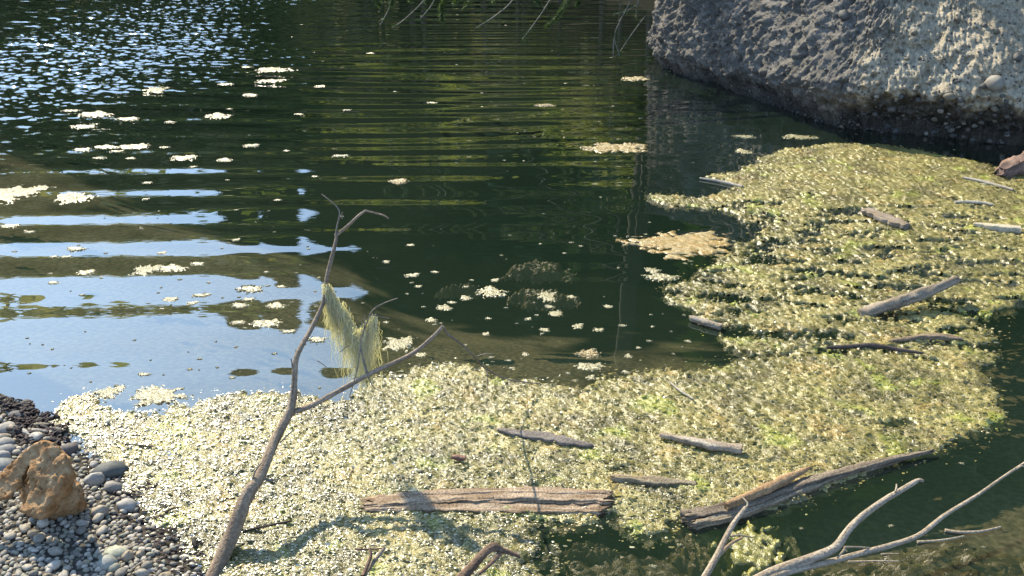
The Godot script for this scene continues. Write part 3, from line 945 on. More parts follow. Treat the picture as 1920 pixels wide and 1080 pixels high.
	for k in 460:
		var p := g(rng.randf_range(-60, 1980), rng.randf_range(20, 1075) if k > 120 else rng.randf_range(380, 720))
		if mat_cover(p.x, -p.z) > -0.02 or land(p.x, -p.z) > -0.02:
			continue
		if p.x > 0.9 and -p.z < 3.0 and rng.randf() < 0.55:
			continue
		var s := rng.randf_range(0.004, 0.014) * (1.0 + 0.1 * -p.z)
		tr.append(Transform3D(Basis(Vector3.UP, rng.randf() * TAU).scaled(Vector3(s * rng.randf_range(1.0, 1.8), 0.03, s)), Vector3(p.x, wave_height(p.x, -p.z) + 0.001, p.z)))
	mm.instance_count = tr.size()
	for k in tr.size():
		mm.set_instance_transform(k, tr[k])
	var o := MultiMeshInstance3D.new()
	o.name = "algae_specks"
	o.multimesh = mm
	add_child(o)
	tag(o, "tiny pale specks of algae scattered over the water", "algae", "", "stuff")

func submerged_algae() -> void:
	# soft mounds of weed under the surface
	var spots := [[1190, 1055, 0.34, 0.13, -0.035, "brown-green weed mound under water below the broad plank"], [1100, 1020, 0.12, 0.05, -0.02, "small brown weed lump under water by the mat's torn corner"], [1620, 1075, 0.30, 0.12, -0.06, "green weed mound under water below the forked bare branch"], [1840, 1040, 0.34, 0.16, -0.07, "wide green weed mound under water in the bottom right corner"], [1010, 455, 0.20, 0.10, -0.13, "brown weed patch under dark water in the pool's middle"], [1020, 500, 0.18, 0.09, -0.14, "lower brown weed patch under dark water in the pool"], [860, 508, 0.13, 0.03, -0.08, "thin brown weed streak under dark water"], [1300, 1010, 0.10, 0.16, -0.025, "weed strand sinking beside the long split plank"]]
	for s in spots:
		var p := g(s[0], s[1])
		var mb := MB.new()
		var n := 46
		var sd: float = s[0]
		var keep := []
		for b in n + 1:
			for a in n + 1:
				var x := float(a) / n * 2.0 - 1.0
				var z := float(b) / n * 2.0 - 1.0
				var wx: float = x * s[2]
				var wz: float = z * s[3]
				var e: float = 1.0 - Vector2(x, z).length() + 0.35 * nz.unit.get_noise_2d(wx * 9.0 + sd, wz * 9.0)
				var y: float = -0.05 * (1.0 - smoothstep(0.0, 0.6, e)) + 0.02 * nz.unit.get_noise_2d(wx * 45.0, wz * 45.0 + sd) + 0.01 * nz.unit.get_noise_2d(wx * 120.0, wz * 120.0 + sd)
				keep.append(e > 0.0)
				mb.v.append(Vector3(wx, minf(y, -s[4] - 0.008), wz))
				var m: float = clampf(0.5 + nz.unit.get_noise_2d(wx * 14.0 + sd, wz * 14.0), 0, 1)
				mb.c.append(Color(0.13, 0.10, 0.035).lerp(Color(0.22, 0.18, 0.06), m))
		var all := grid_indices(n + 1, n + 1)
		for k in range(0, all.size(), 3):
			if keep[all[k]] and keep[all[k + 1]] and keep[all[k + 2]]:
				mb.tri(all[k], all[k + 1], all[k + 2])
		var o := put("submerged_weed", mb.commit(M.algae))
		o.position = Vector3(p.x, s[4], p.z)
		tag(o, s[5], "weed", "weed under the surface")
	# the bright green tuft between the sticks
	var mb := MB.new()
	var n := 60
	for b in n + 1:
		for a in n + 1:
			var x := (float(a) / n * 2.0 - 1.0) * 0.15
			var z := (float(b) / n * 2.0 - 1.0) * 0.19
			var e: float = 1.0 - Vector2(x / 0.105, z / 0.15).length() + 0.75 * nz.unit.get_noise_2d(x * 22.0, z * 22.0)
			var y: float = lerpf(-0.05, 0.008, smoothstep(-0.1, 0.5, e)) + 0.007 * nz.unit.get_noise_2d(x * 60.0, z * 60.0) + 0.005 * nz.unit.get_noise_2d(x * 160.0, z * 160.0)
			mb.v.append(Vector3(x, y, z))
			var m: float = clampf(0.5 + nz.unit.get_noise_2d(x * 25.0, z * 25.0), 0, 1)
			mb.c.append(Color(0.085, 0.083, 0.017).lerp(Color(0.20, 0.19, 0.045), m))
	mb.i = grid_indices(n + 1, n + 1)
	var o := put("algae_tuft", mb.commit(M.algae))
	o.position = g(1415, 1035)
	tag(o, "bright green algae tuft between the sticks at the lower edge", "algae")

# ---------------------------------------------------------------- the shore
func pebbles() -> void:
	var shore := get_node("ground")
	var kinds := []
	var tones := [Color(0.36, 0.33, 0.275), Color(0.22, 0.205, 0.175), Color(0.43, 0.395, 0.33), Color(0.38, 0.32, 0.23), Color(0.31, 0.305, 0.24), Color(0.54, 0.50, 0.43)]
	for k in 6:
		kinds.append(stone_mesh(200 + k, tones[k], [0.5, 0.6, 0.45, 0.7, 0.55, 0.5][k]))
	var all := []
	var cells := {}
	var r := RandomNumberGenerator.new()
	r.seed = 77
	for k in 48000:
		var big := k < 1080
		var x := r.randf_range(-2.7, -0.6)
		var d := r.randf_range(1.45, 3.0)
		var t := shore_at(x) - d
		if t < -0.02 or (t < 0.10 + 0.05 * nz.edge.get_noise_2d(x, d) and r.randf() < 0.75) or x < -d * 0.68 - 0.55:
			continue
		var s := r.randf_range(0.022, 0.044) if big else r.randf_range(0.012, 0.026)
		if k < 30: s = r.randf_range(0.044, 0.06)
		var cell := Vector2i(floori(x / 0.05), floori(d / 0.05))
		var ok := true
		for a in [-1, 0, 1]:
			for b in [-1, 0, 1]:
				for q in cells.get(cell + Vector2i(a, b), []):
					if Vector2(q[0] - x, q[1] - d).length() < (q[2] + s) * (0.36 if big else 0.3):
						ok = false
		if not ok:
			continue
		if not cells.has(cell): cells[cell] = []
		cells[cell].append([x, d, s])
		var b := Basis.from_euler(Vector3(r.randf_range(-0.35, 0.35), r.randf() * TAU, r.randf_range(-0.35, 0.35))).scaled(Vector3(s, s * r.randf_range(0.8, 1.2), s * r.randf_range(0.8, 1.15)))
		all.append([s, Transform3D(b, Vector3(x, land(x, d) + s * 0.16 + (0.004 if big else 0.0), -d)), r.randi() % 6])
	all.sort_custom(func(a, b): return a[0] > b[0])
	print("pebbles ", all.size())
	for k in mini(300, all.size()):
		var o := put("pebble", kinds[all[k][2]], shore)
		o.transform = all[k][1]
	for q in 6:
		var tr := []
		for k in range(300, all.size()):
			if all[k][2] == q: tr.append(all[k][1])
		var mm := MultiMesh.new()
		mm.transform_format = MultiMesh.TRANSFORM_3D
		mm.mesh = kinds[q]
		mm.instance_count = tr.size()
		for k in tr.size():
			mm.set_instance_transform(k, tr[k])
		var o := MultiMeshInstance3D.new()
		o.name = "gravel"
		o.multimesh = mm
		o.set_meta("kind", "stuff")
		shore.add_child(o, true)

func surface_net(lo: Vector3, hi: Vector3, cell: float, field: Callable, paint: Callable, mat: Material) -> ArrayMesh:
	var nx := int((hi.x - lo.x) / cell) + 1
	var ny := int((hi.y - lo.y) / cell) + 1
	var nk := int((hi.z - lo.z) / cell) + 1
	var f := PackedFloat32Array()
	f.resize(nx * ny * nk)
	for z in nk:
		for y in ny:
			for x in nx:
				f[(z * ny + y) * nx + x] = field.call(lo + Vector3(x, y, z) * cell)
	var at := PackedInt32Array()
	at.resize(nx * ny * nk)
	at.fill(-1)
	var mb := MB.new()
	var off := [0, 1, nx, nx + 1, nx * ny, nx * ny + 1, nx * ny + nx, nx * ny + nx + 1]
	for z in nk - 1:
		for y in ny - 1:
			for x in nx - 1:
				var k := (z * ny + y) * nx + x
				var inside := 0
				for c in 8:
					if f[k + off[c]] < 0.0: inside += 1
				if inside == 0 or inside == 8:
					continue
				var sum := Vector3.ZERO
				var n := 0
				for e in [[0, 1], [2, 3], [4, 5], [6, 7], [0, 2], [1, 3], [4, 6], [5, 7], [0, 4], [1, 5], [2, 6], [3, 7]]:
					var fa := f[k + off[e[0]]]
					var fb := f[k + off[e[1]]]
					if (fa < 0.0) != (fb < 0.0):
						var t := fa / (fa - fb)
						var pa := Vector3(e[0] & 1, (e[0] >> 1) & 1, e[0] >> 2)
						var pb := Vector3(e[1] & 1, (e[1] >> 1) & 1, e[1] >> 2)
						sum += pa.lerp(pb, t)
						n += 1
				at[k] = mb.v.size()
				var p := lo + (Vector3(x, y, z) + sum / n) * cell
				mb.v.append(p)
				mb.c.append(paint.call(p))
	var sx := 1
	var sy := nx
	var sz := nx * ny
	for z in range(1, nk - 1):
		for y in range(1, ny - 1):
			for x in range(1, nx - 1):
				var k := (z * ny + y) * nx + x
				var a := f[k] < 0.0
				for ax in 3:
					var st: int = [sx, sy, sz][ax]
					var u: int = [sy, sz, sx][ax]
					var w: int = [sz, sx, sy][ax]
					if a == (f[k + st] < 0.0):
						continue
					var q := [at[k - u - w], at[k - w], at[k], at[k - u]]
					if q[0] < 0 or q[1] < 0 or q[2] < 0 or q[3] < 0:
						continue
					if a:
						mb.tri(q[0], q[2], q[1]); mb.tri(q[0], q[3], q[2])
					else:
						mb.tri(q[0], q[1], q[2]); mb.tri(q[0], q[2], q[3])
	return mb.commit(mat)

func rock_and_cobbles() -> void:
	var base := g(88, 962, 0.06)
	var nr: FastNoiseLite = nz.rock
	# a slab propped up towards the viewer, cleft by a crevice, crumbly all over
	var rim := PackedVector2Array()
	for q in [[-2, 912], [10, 900], [34, 880], [60, 862], [92, 832], [108, 823], [132, 832], [158, 856], [169, 884], [160, 915], [146, 942], [131, 966], [112, 958], [86, 950], [93, 925], [93, 898], [88, 872], [82, 905], [66, 926], [40, 934], [12, 936]]:
		rim.append(Vector2(q[0] - 88.0, 895.0 - q[1]) / 640.0)
	var tilt := Basis(Vector3.RIGHT, deg_to_rad(-46.0))
	var centre := Vector3(0.0, 0.150, 0.045)
	var field := func(p: Vector3) -> float:
		var w := 0.012 * nr.get_noise_3d(p.x * 20.0, p.y * 20.0, p.z * 20.0) + 0.016 * absf(nr.get_noise_3d(p.x * 40.0, p.y * 48.0, p.z * 48.0 + 3.0)) + 0.005 * nr.get_noise_3d(p.x * 110.0, p.y * 110.0, p.z * 110.0)
		var q := tilt.inverse() * (p - centre)       # x right, y up the slab, z out of it
		var e := Vector2(q.x, q.y)
		if absf(e.x) > 0.2 or absf(e.y) > 0.2:
			return 0.08
		var best := 1e9
		for k in rim.size():
			best = minf(best, Geometry2D.get_closest_point_to_segment(e, rim[k], rim[(k + 1) % rim.size()]).distance_squared_to(e))
		var d2 := sqrt(best) * (-1.0 if Geometry2D.is_point_in_polygon(e, rim) else 1.0)
		d2 += 0.35 * maxf(0.0, -q.z)                  # narrows to the back
		var dz := absf(q.z + 0.02) - 0.034 - 0.018 * q.x / 0.1
		var slab := Vector2(maxf(d2 + 0.008, 0.0), maxf(dz + 0.008, 0.0)).length() + minf(maxf(d2 + 0.008, dz + 0.008), 0.0) - 0.008
		var foot := p - Vector3(0.0, 0.02, -0.045)
		var ff := (Vector3(foot.x / 0.085, foot.y / 0.12, foot.z / 0.06).length() - 1.0) * 0.06
		return minf(slab, ff) + w
	var paint := func(p: Vector3) -> Color:
		var m := clampf(0.5 + 0.8 * nr.get_noise_3d(p.x * 18.0, p.y * 18.0, p.z * 18.0) + 0.4 * nr.get_noise_3d(p.x * 60.0, p.y * 60.0, p.z * 60.0), 0, 1)
		return Color(0.17, 0.085, 0.034).lerp(Color(0.36, 0.245, 0.135), m)
	var rm := smat("crumbly_rock", 0.92, 0.25)
	rm.normal_texture = bump(0.05, 40, 6.0, 4)
	rm.normal_enabled = true
	triplanar(rm, 6.0)
	var o := put("tan_rock", surface_net(Vector3(-0.17, -0.12, -0.14), Vector3(0.17, 0.29, 0.17), 0.0055, field, paint, rm))
	o.position = base
	tag(o, "crumbly tan rock with a dark crevice on the pebble shore", "rock")
	var cob := [[205, 874, 0.10, 0.45, 0.3, Color(0.13, 0.14, 0.13), "dark grey oblong cobble right of the tan rock"], [222, 858, 0.045, 0.5, -0.4, Color(0.12, 0.115, 0.11), "little dark oval stone behind the dark grey cobble"], [176, 895, 0.065, 0.6, 0.4, Color(0.4, 0.39, 0.35), "pale blocky stone against the tan rock's side"], [209, 906, 0.055, 0.55, 0.0, Color(0.30, 0.28, 0.25), "smooth brownish stone below the dark grey cobble"], [128, 834, 0.06, 0.6, 0.2, Color(0.15, 0.13, 0.12), "dark round stone behind the tan rock's top"], [8, 800, 0.075, 0.4, 0.2, Color(0.36, 0.34, 0.29), "flat tan stone at the left edge by the dark litter"], [10, 830, 0.065, 0.45, 0.1, Color(0.28, 0.27, 0.25), "upper of the grey stones leaning at the left edge"], [12, 846, 0.065, 0.45, 0.15, Color(0.24, 0.24, 0.23), "lower of the grey stones leaning at the left edge"], [8, 862, 0.05, 0.7, 0.3, Color(0.33, 0.32, 0.3), "round pale grey stone at the left edge"], [12, 884, 0.075, 0.5, -0.3, Color(0.22, 0.23, 0.22), "grey slab stone left of the tan rock"], [218, 1040, 0.068, 0.4, -0.15, Color(0.42, 0.43, 0.33), "pale greenish flat pebble, largest in the lower pebbles"], [203, 1066, 0.062, 0.6, -0.4, Color(0.34, 0.35, 0.31), "grey-green rounded pebble at the lower edge"], [236, 940, 0.062, 0.5, 0.0, Color(0.42, 0.4, 0.36), "pale flat stone at the wet mud's edge"], [188, 962, 0.05, 0.8, 0.5, Color(0.38, 0.33, 0.26), "tan blocky pebble below the rock's shadow"], [45, 748, 0.05, 0.6, 0.6, Color(0.07, 0.065, 0.06), "black wet stone at the waterline, upper left shore"], [30, 770, 0.06, 0.4, 0.1, Color(0.12, 0.12, 0.125), "flat wet grey stone at the waterline"]]
	for k in cob.size():
		var s: Array = cob[k]
		var p := g(s[0], s[1], 0.03)
		p.y = land(p.x, -p.z)
		var c := put("cobble", stone_mesh(300 + k, s[5], s[3] * 1.1))
		c.transform = Transform3D(Basis.from_euler(Vector3(0.12, s[4], 0.1 * (k % 3 - 1))).scaled(Vector3.ONE * s[2]), p + Vector3(0, s[2] * s[3] * 0.32, 0))
		tag(c, s[6], "stone", "larger stones on the shore")

func shore_litter() -> void:
	var wood := {"sides": 7, "steps": 6, "square": 0.6, "amp": 0.3, "rag": 0.01}
	for s in [[[4, 794], [42, 794], 0.006, Color(0.45, 0.42, 0.37), "pale straight stick on the dark litter by the left edge"], [[38, 797], [56, 812], 0.007, Color(0.55, 0.52, 0.46), "short bleached stick end in the dark litter"], [[52, 798], [86, 804], 0.007, Color(0.42, 0.38, 0.32), "flat pale wood chip in the dark litter"], [[93, 790], [94, 812], 0.004, Color(0.5, 0.46, 0.4), "thin bleached stick pointing at the viewer in the litter"], [[62, 788], [90, 790], 0.006, Color(0.3, 0.27, 0.2), "brown bark strip at the litter's upper edge"], [[222, 1073], [240, 1048], 0.0022, Color(0.35, 0.31, 0.25), "thin dry twig over the lower pebbles"], [[246, 1070], [281, 1040], 0.0028, Color(0.33, 0.3, 0.25), "longer dry twig over the lower pebbles"], [[262, 1055], [300, 1078], 0.002, Color(0.28, 0.24, 0.18), "curved brown twig among the lower pebbles"], [[225, 912], [250, 918], 0.004, Color(0.08, 0.07, 0.06), "small black stick on the wet mud"], [[232, 822], [285, 828], 0.003, Color(0.14, 0.12, 0.1), "dark thin twig lying in the glittering algae"], [[308, 950], [325, 943], 0.004, Color(0.1, 0.09, 0.06), "dark twig at the edge of wet mud and algae"], [[455, 985], [545, 968], 0.004, Color(0.06, 0.05, 0.04), "black twig in the algae right of the dead branch"], [[362, 1000], [366, 1018], 0.006, Color(0.05, 0.045, 0.04), "short black stub at the mud's edge"]]:
		var a := g(s[0][0], s[0][1], 0.03)
		var b := g(s[1][0], s[1][1], 0.03)
		a.y = maxf(land(a.x, -a.z), 0.004) + s[2] * 1.5
		b.y = maxf(land(b.x, -b.z), 0.004) + s[2] * 2.2
		var mid := (a + b) * 0.5 + Vector3(0, s[2], s[2])
		var w := wood.duplicate()
		w.c1 = s[3]; w.c2 = s[3] * 0.6
		w.seed = s[0][0]
		var mb := MB.new()
		var at := a
		sweep(mb, [a - at, mid - at, b - at], [s[2], s[2] * 1.1, s[2] * 0.7], [s[2] * 0.7, s[2] * 0.7, s[2] * 0.5], w)
		var o := put("twig", mb.commit(M.wood))
		o.position = at
		tag(o, s[4], "twig", "bits of wood on the shore")
	# the dark crumbled bark between
	var mb := MB.new()
	sweep(mb, [Vector3(-0.5, 0, 0), Vector3(0, 0.12, 0.05), Vector3(0.5, 0, 0)], [0.16, 0.2, 0.12], [0.08, 0.1, 0.06], {"sides": 6, "steps": 3, "square": 0.6, "amp": 0.4, "c1": Color(0.085, 0.065, 0.06), "c2": Color(0.045, 0.035, 0.035)})
	var mm := MultiMesh.new()
	mm.transform_format = MultiMesh.TRANSFORM_3D
	mm.mesh = mb.commit(M.wood)
	var tr := []
	for k in 900:
		var px := rng.randf_range(0, 130)
		var py := rng.randf_range(745, 850)
		if py > 770 and Vector2((px - 72) / 62.0, (py - 800) / 42.0).length() > rng.randf_range(0.5, 1.1):
			continue
		if py <= 770 and px > 75 - (770 - py):
			continue
		var p := g(px, py, 0.02)
		p.y = maxf(land(p.x, -p.z), -0.004) + rng.randf_range(0.002, 0.02)
		tr.append(Transform3D(Basis.from_euler(Vector3(rng.randfn() * 0.4, rng.randf() * TAU, rng.randfn() * 0.4)).scaled(Vector3.ONE * rng.randf_range(0.012, 0.034)), p))
	for k in 420:
		var px := rng.randf_range(215, 400)
		var py := rng.randf_range(880, 1085)
		var p := g(px, py, 0.01)
		var t := shore_at(p.x) + p.z
		if absf(t - 0.03) > rng.randf_range(0.02, 0.16):
			continue
		p.y = maxf(land(p.x, -p.z), 0.0) + rng.randf_range(0.003, 0.010)
		tr.append(Transform3D(Basis.from_euler(Vector3(rng.randfn() * 0.25, rng.randf() * TAU, rng.randfn() * 0.25)).scaled(Vector3(rng.randf_range(0.012, 0.04), 0.012, 0.010)), p))
	mm.instance_count = tr.size()
	for k in tr.size():
		mm.set_instance_transform(k, tr[k])
	var o := MultiMeshInstance3D.new()
	o.name = "bark_litter"
	o.multimesh = mm
	add_child(o)
	tag(o, "dark crumbled bark and twig litter along the shore by the tan rock", "litter", "", "stuff")

# ---------------------------------------------------------------- wood
func dead_branch() -> void:
	var base := gd(388, 1105, 1.80)
	var o := thing("dead_branch", base, "tall forked dead branch rising from the shore, hung with pale algae", "branch")
	var L := func(list: Array) -> Array:
		var out := []
		for q in list: out.append(gd(q[0], q[1], q[2]) - base)
		return out
	var bark := {"sides": 12, "steps": 60, "amp": 0.22, "fine": 0.10, "c1": Color(0.46, 0.35, 0.24), "c2": Color(0.20, 0.145, 0.10)}
	var stem := MB.new()
	sweep(stem, L.call([[388, 1105, 1.80], [432, 1010, 1.92], [463, 930, 2.00], [487, 893, 2.05], [520, 815, 2.18], [545, 768, 2.25], [552, 720, 2.29], [556, 670, 2.33], [582, 620, 2.40], [607, 565, 2.46], [613, 520, 2.49], [628, 460, 2.53], [631, 440, 2.55]]), [0.0235, 0.0225, 0.0185, 0.0165, 0.0135, 0.013, 0.0085, 0.008, 0.0075, 0.007, 0.0065, 0.0055, 0.005], [0.0235, 0.0225, 0.0185, 0.0165, 0.0135, 0.013, 0.0085, 0.008, 0.0075, 0.007, 0.0065, 0.0055, 0.005], bark)
	put("stem", stem.commit(M.wood), o)
	var thin := {"sides": 8, "steps": 26, "amp": 0.25, "c1": Color(0.48, 0.38, 0.28), "c2": Color(0.22, 0.16, 0.115)}
	put("limb", stick(L.call([[547, 773, 2.25], [585, 760, 2.27], [640, 730, 2.30], [700, 698, 2.32], [770, 665, 2.34], [808, 635, 2.35], [831, 611, 2.36]]), 0.0095, 0.0052, M.wood, thin), o)
	put("limb", stick(L.call([[629, 442, 2.55], [650, 425, 2.56], [672, 405, 2.57], [686, 394, 2.58]]), 0.0058, 0.0035, M.wood, thin), o)
	put("limb", stick(L.call([[686, 395, 2.58], [706, 400, 2.58], [720, 404, 2.57], [729, 410, 2.57]]), 0.0032, 0.0024, M.wood, thin), o)
	var tw := {"sides": 6, "steps": 20, "amp": 0.3, "c1": Color(0.32, 0.28, 0.23), "c2": Color(0.16, 0.13, 0.1)}
	for t in [[[[629, 442, 2.55], [633, 420, 2.56], [637, 400, 2.57], [630, 386, 2.58], [612, 371, 2.59], [603, 364, 2.60]], 0.003, 0.0014], [[[831, 613, 2.36], [838, 625, 2.38], [870, 650, 2.44], [895, 675, 2.52], [912, 692, 2.58], [955, 712, 2.68], [1012, 719, 2.76]], 0.0042, 0.002], [[[895, 668, 2.50], [908, 664, 2.50], [924, 663, 2.50]], 0.002, 0.0012], [[[912, 692, 2.58], [914, 710, 2.57], [913, 735, 2.57]], 0.002, 0.001], [[[905, 684, 2.56], [896, 693, 2.55], [889, 688, 2.55]], 0.0018, 0.001],
		[[[690, 703, 2.32], [680, 668, 2.33], [676, 640, 2.34], [690, 600, 2.36], [697, 584, 2.37], [716, 570, 2.38], [746, 559, 2.38]], 0.0028, 0.0014], [[[676, 640, 2.34], [682, 618, 2.35], [684, 590, 2.36]], 0.002, 0.001], [[[697, 590, 2.36], [714, 594, 2.37], [730, 597, 2.38]], 0.0018, 0.001], [[[676, 640, 2.34], [672, 680, 2.31], [664, 715, 2.29], [655, 745, 2.27]], 0.0022, 0.0012], [[[678, 655, 2.33], [684, 690, 2.30], [700, 725, 2.27], [720, 735, 2.25]], 0.002, 0.001], [[[638, 660, 2.36], [650, 650, 2.36], [656, 648, 2.36]], 0.0016, 0.001],
		[[[556, 700, 2.31], [549, 690, 2.31], [546, 672, 2.31]], 0.003, 0.0015], [[[487, 893, 2.05], [500, 900, 2.05], [512, 901, 2.05]], 0.007, 0.004], [[[470, 915, 2.02], [478, 885, 2.04], [490, 868, 2.07]], 0.003, 0.0018], [[[525, 830, 2.16], [540, 815, 2.15], [552, 805, 2.15]], 0.0022, 0.0012], [[[594, 676, 2.38], [604, 682, 2.38], [612, 688, 2.38]], 0.0016, 0.001], [[[641, 410, 2.57], [641, 401, 2.57], [643, 398, 2.57]], 0.002, 0.0015]]:
		put("twig", stick(L.call(t[0]), t[1], t[2], M.wood, tw), o)

	# the algae that dried on it
	var r := RandomNumberGenerator.new()
	r.seed = 31
	var hb := gd(648, 600, 2.42)
	var ha := thing("hanging_algae", hb, "pale stringy algae draped between twigs of the dead branch", "algae")
	var top := [gd(609, 534, 2.475) - hb, gd(622, 553, 2.47) - hb, gd(642, 575, 2.45) - hb, gd(655, 598, 2.43) - hb, gd(664, 618, 2.40) - hb, gd(676, 620, 2.38) - hb, gd(688, 606, 2.37) - hb, gd(702, 592, 2.37) - hb]
	var lens := [0.15, 0.25, 0.29, 0.24, 0.17, 0.19, 0.29, 0.14]
	var veil := MB.new()
	var threads := MB.new()
	for k in 1200:
		var t := r.randf()
		if r.randf() < 0.25: t = r.randf() * 0.1
		var p := cr(top, t) + Vector3(r.randfn() * 0.005, r.randfn() * 0.004, r.randfn() * 0.006)
		var len_ := pick(lens, t) * r.randf_range(0.25, 1.0) * (1.45 if r.randf() < 0.12 else 1.0)
		var lean := r.randfn() * 0.010 + (0.010 * (1.0 - t) if t < 0.6 else -0.004)
		var w := r.randf_range(0.0006, 0.0015)
		var mbx := veil if w > 0.0009 else threads
		var c := Color(0.54, 0.50, 0.31).lerp(Color(0.70, 0.655, 0.48), r.randf()) * r.randf_range(0.75, 1.15)
		c.a = 1.0
		var seg := 9
		var first := mbx.v.size()
		var ph := r.randf() * 10.0
		var fl := Vector3(cos(ph), 0, sin(ph) * 0.4)
		for s in seg + 1:
			var u := float(s) / seg
			var q: Vector3 = p + Vector3(lean * u * (len_ / 0.12) + 0.034 * nz.unit.get_noise_2d(ph + u * 1.6, 1.0) * u + 0.006 * nz.unit.get_noise_2d(ph + u * 7.0, 4.0), -len_ * u, 0.02 * nz.unit.get_noise_2d(ph + u * 3.0, 9.0) + r.randfn() * 0.0006)
			var ww := w * (1.0 - 0.7 * u)
			mbx.v.append(q - fl * ww); mbx.c.append(c)
			mbx.v.append(q + fl * ww); mbx.c.append(c)
		for s in seg:
			var a := first + s * 2
			mbx.tri(a, a + 1, a + 3); mbx.tri(a, a + 3, a + 2)
	put("strands", veil.commit(M.strands), ha).set_meta("kind", "stuff")
	put("threads", threads.commit(M.strands), ha).set_meta("kind", "stuff")
	# the matted films round which the strands hang
	for body in [[0.0, 0.60, 0.115, 0.012], [0.62, 1.0, 0.085, -0.006]]:
		var mb := MB.new()
		var nu := 40
		var nv := 30
		for b in nv + 1:
			for a in nu + 1:
				var t: float = lerpf(body[0], body[1], float(a) / nu)
				var v := float(b) / nv
				var fall: float = body[2] * (0.65 + 0.7 * nz.unit.get_noise_2d(t * 14.0, body[2] * 90.0) + 0.35 * sin(PI * float(a) / nu))
				var q: Vector3 = cr(top, t) + Vector3(body[3] * v + 0.004 * nz.unit.get_noise_2d(t * 30.0, v * 4.0), -fall * v, 0.012 * nz.unit.get_noise_2d(t * 26.0 + 5.0, v * 3.0))
				mb.v.append(q)
				mb.c.append(Color(0.70, 0.655, 0.46).lerp(Color(0.55, 0.51, 0.30), clampf(0.5 + nz.unit.get_noise_2d(t * 40.0, v * 3.0), 0, 1)))
		var all := grid_indices(nu + 1, nv + 1)
		for k in range(0, all.size(), 3):
			var m := (mb.v[all[k]] + mb.v[all[k + 1]] + mb.v[all[k + 2]]) / 3.0
			if nz.unit.get_noise_3d(m.x * 160.0, m.y * 55.0, 2.0) < 0.02:
				mb.tri(all[k], all[k + 1], all[k + 2])
		put("matted_film", mb.commit(M.strands), ha)

func wood_thing(called: String, list: Array, w: Array, h: Array, o: Dictionary, label: String, y := 0.012) -> MeshInstance3D:
	var pts := path(list, y)
	var at: Vector3 = pts[0]
	for k in pts.size(): pts[k] = pts[k] - at
	var mb := MB.new()
	if not o.has("edge"): o.edge = 0.45
	sweep(mb, pts, w, h, o)
	var m := put(called, mb.commit(M.wood))
	m.position = at
	tag(m, label, "driftwood")
	return m

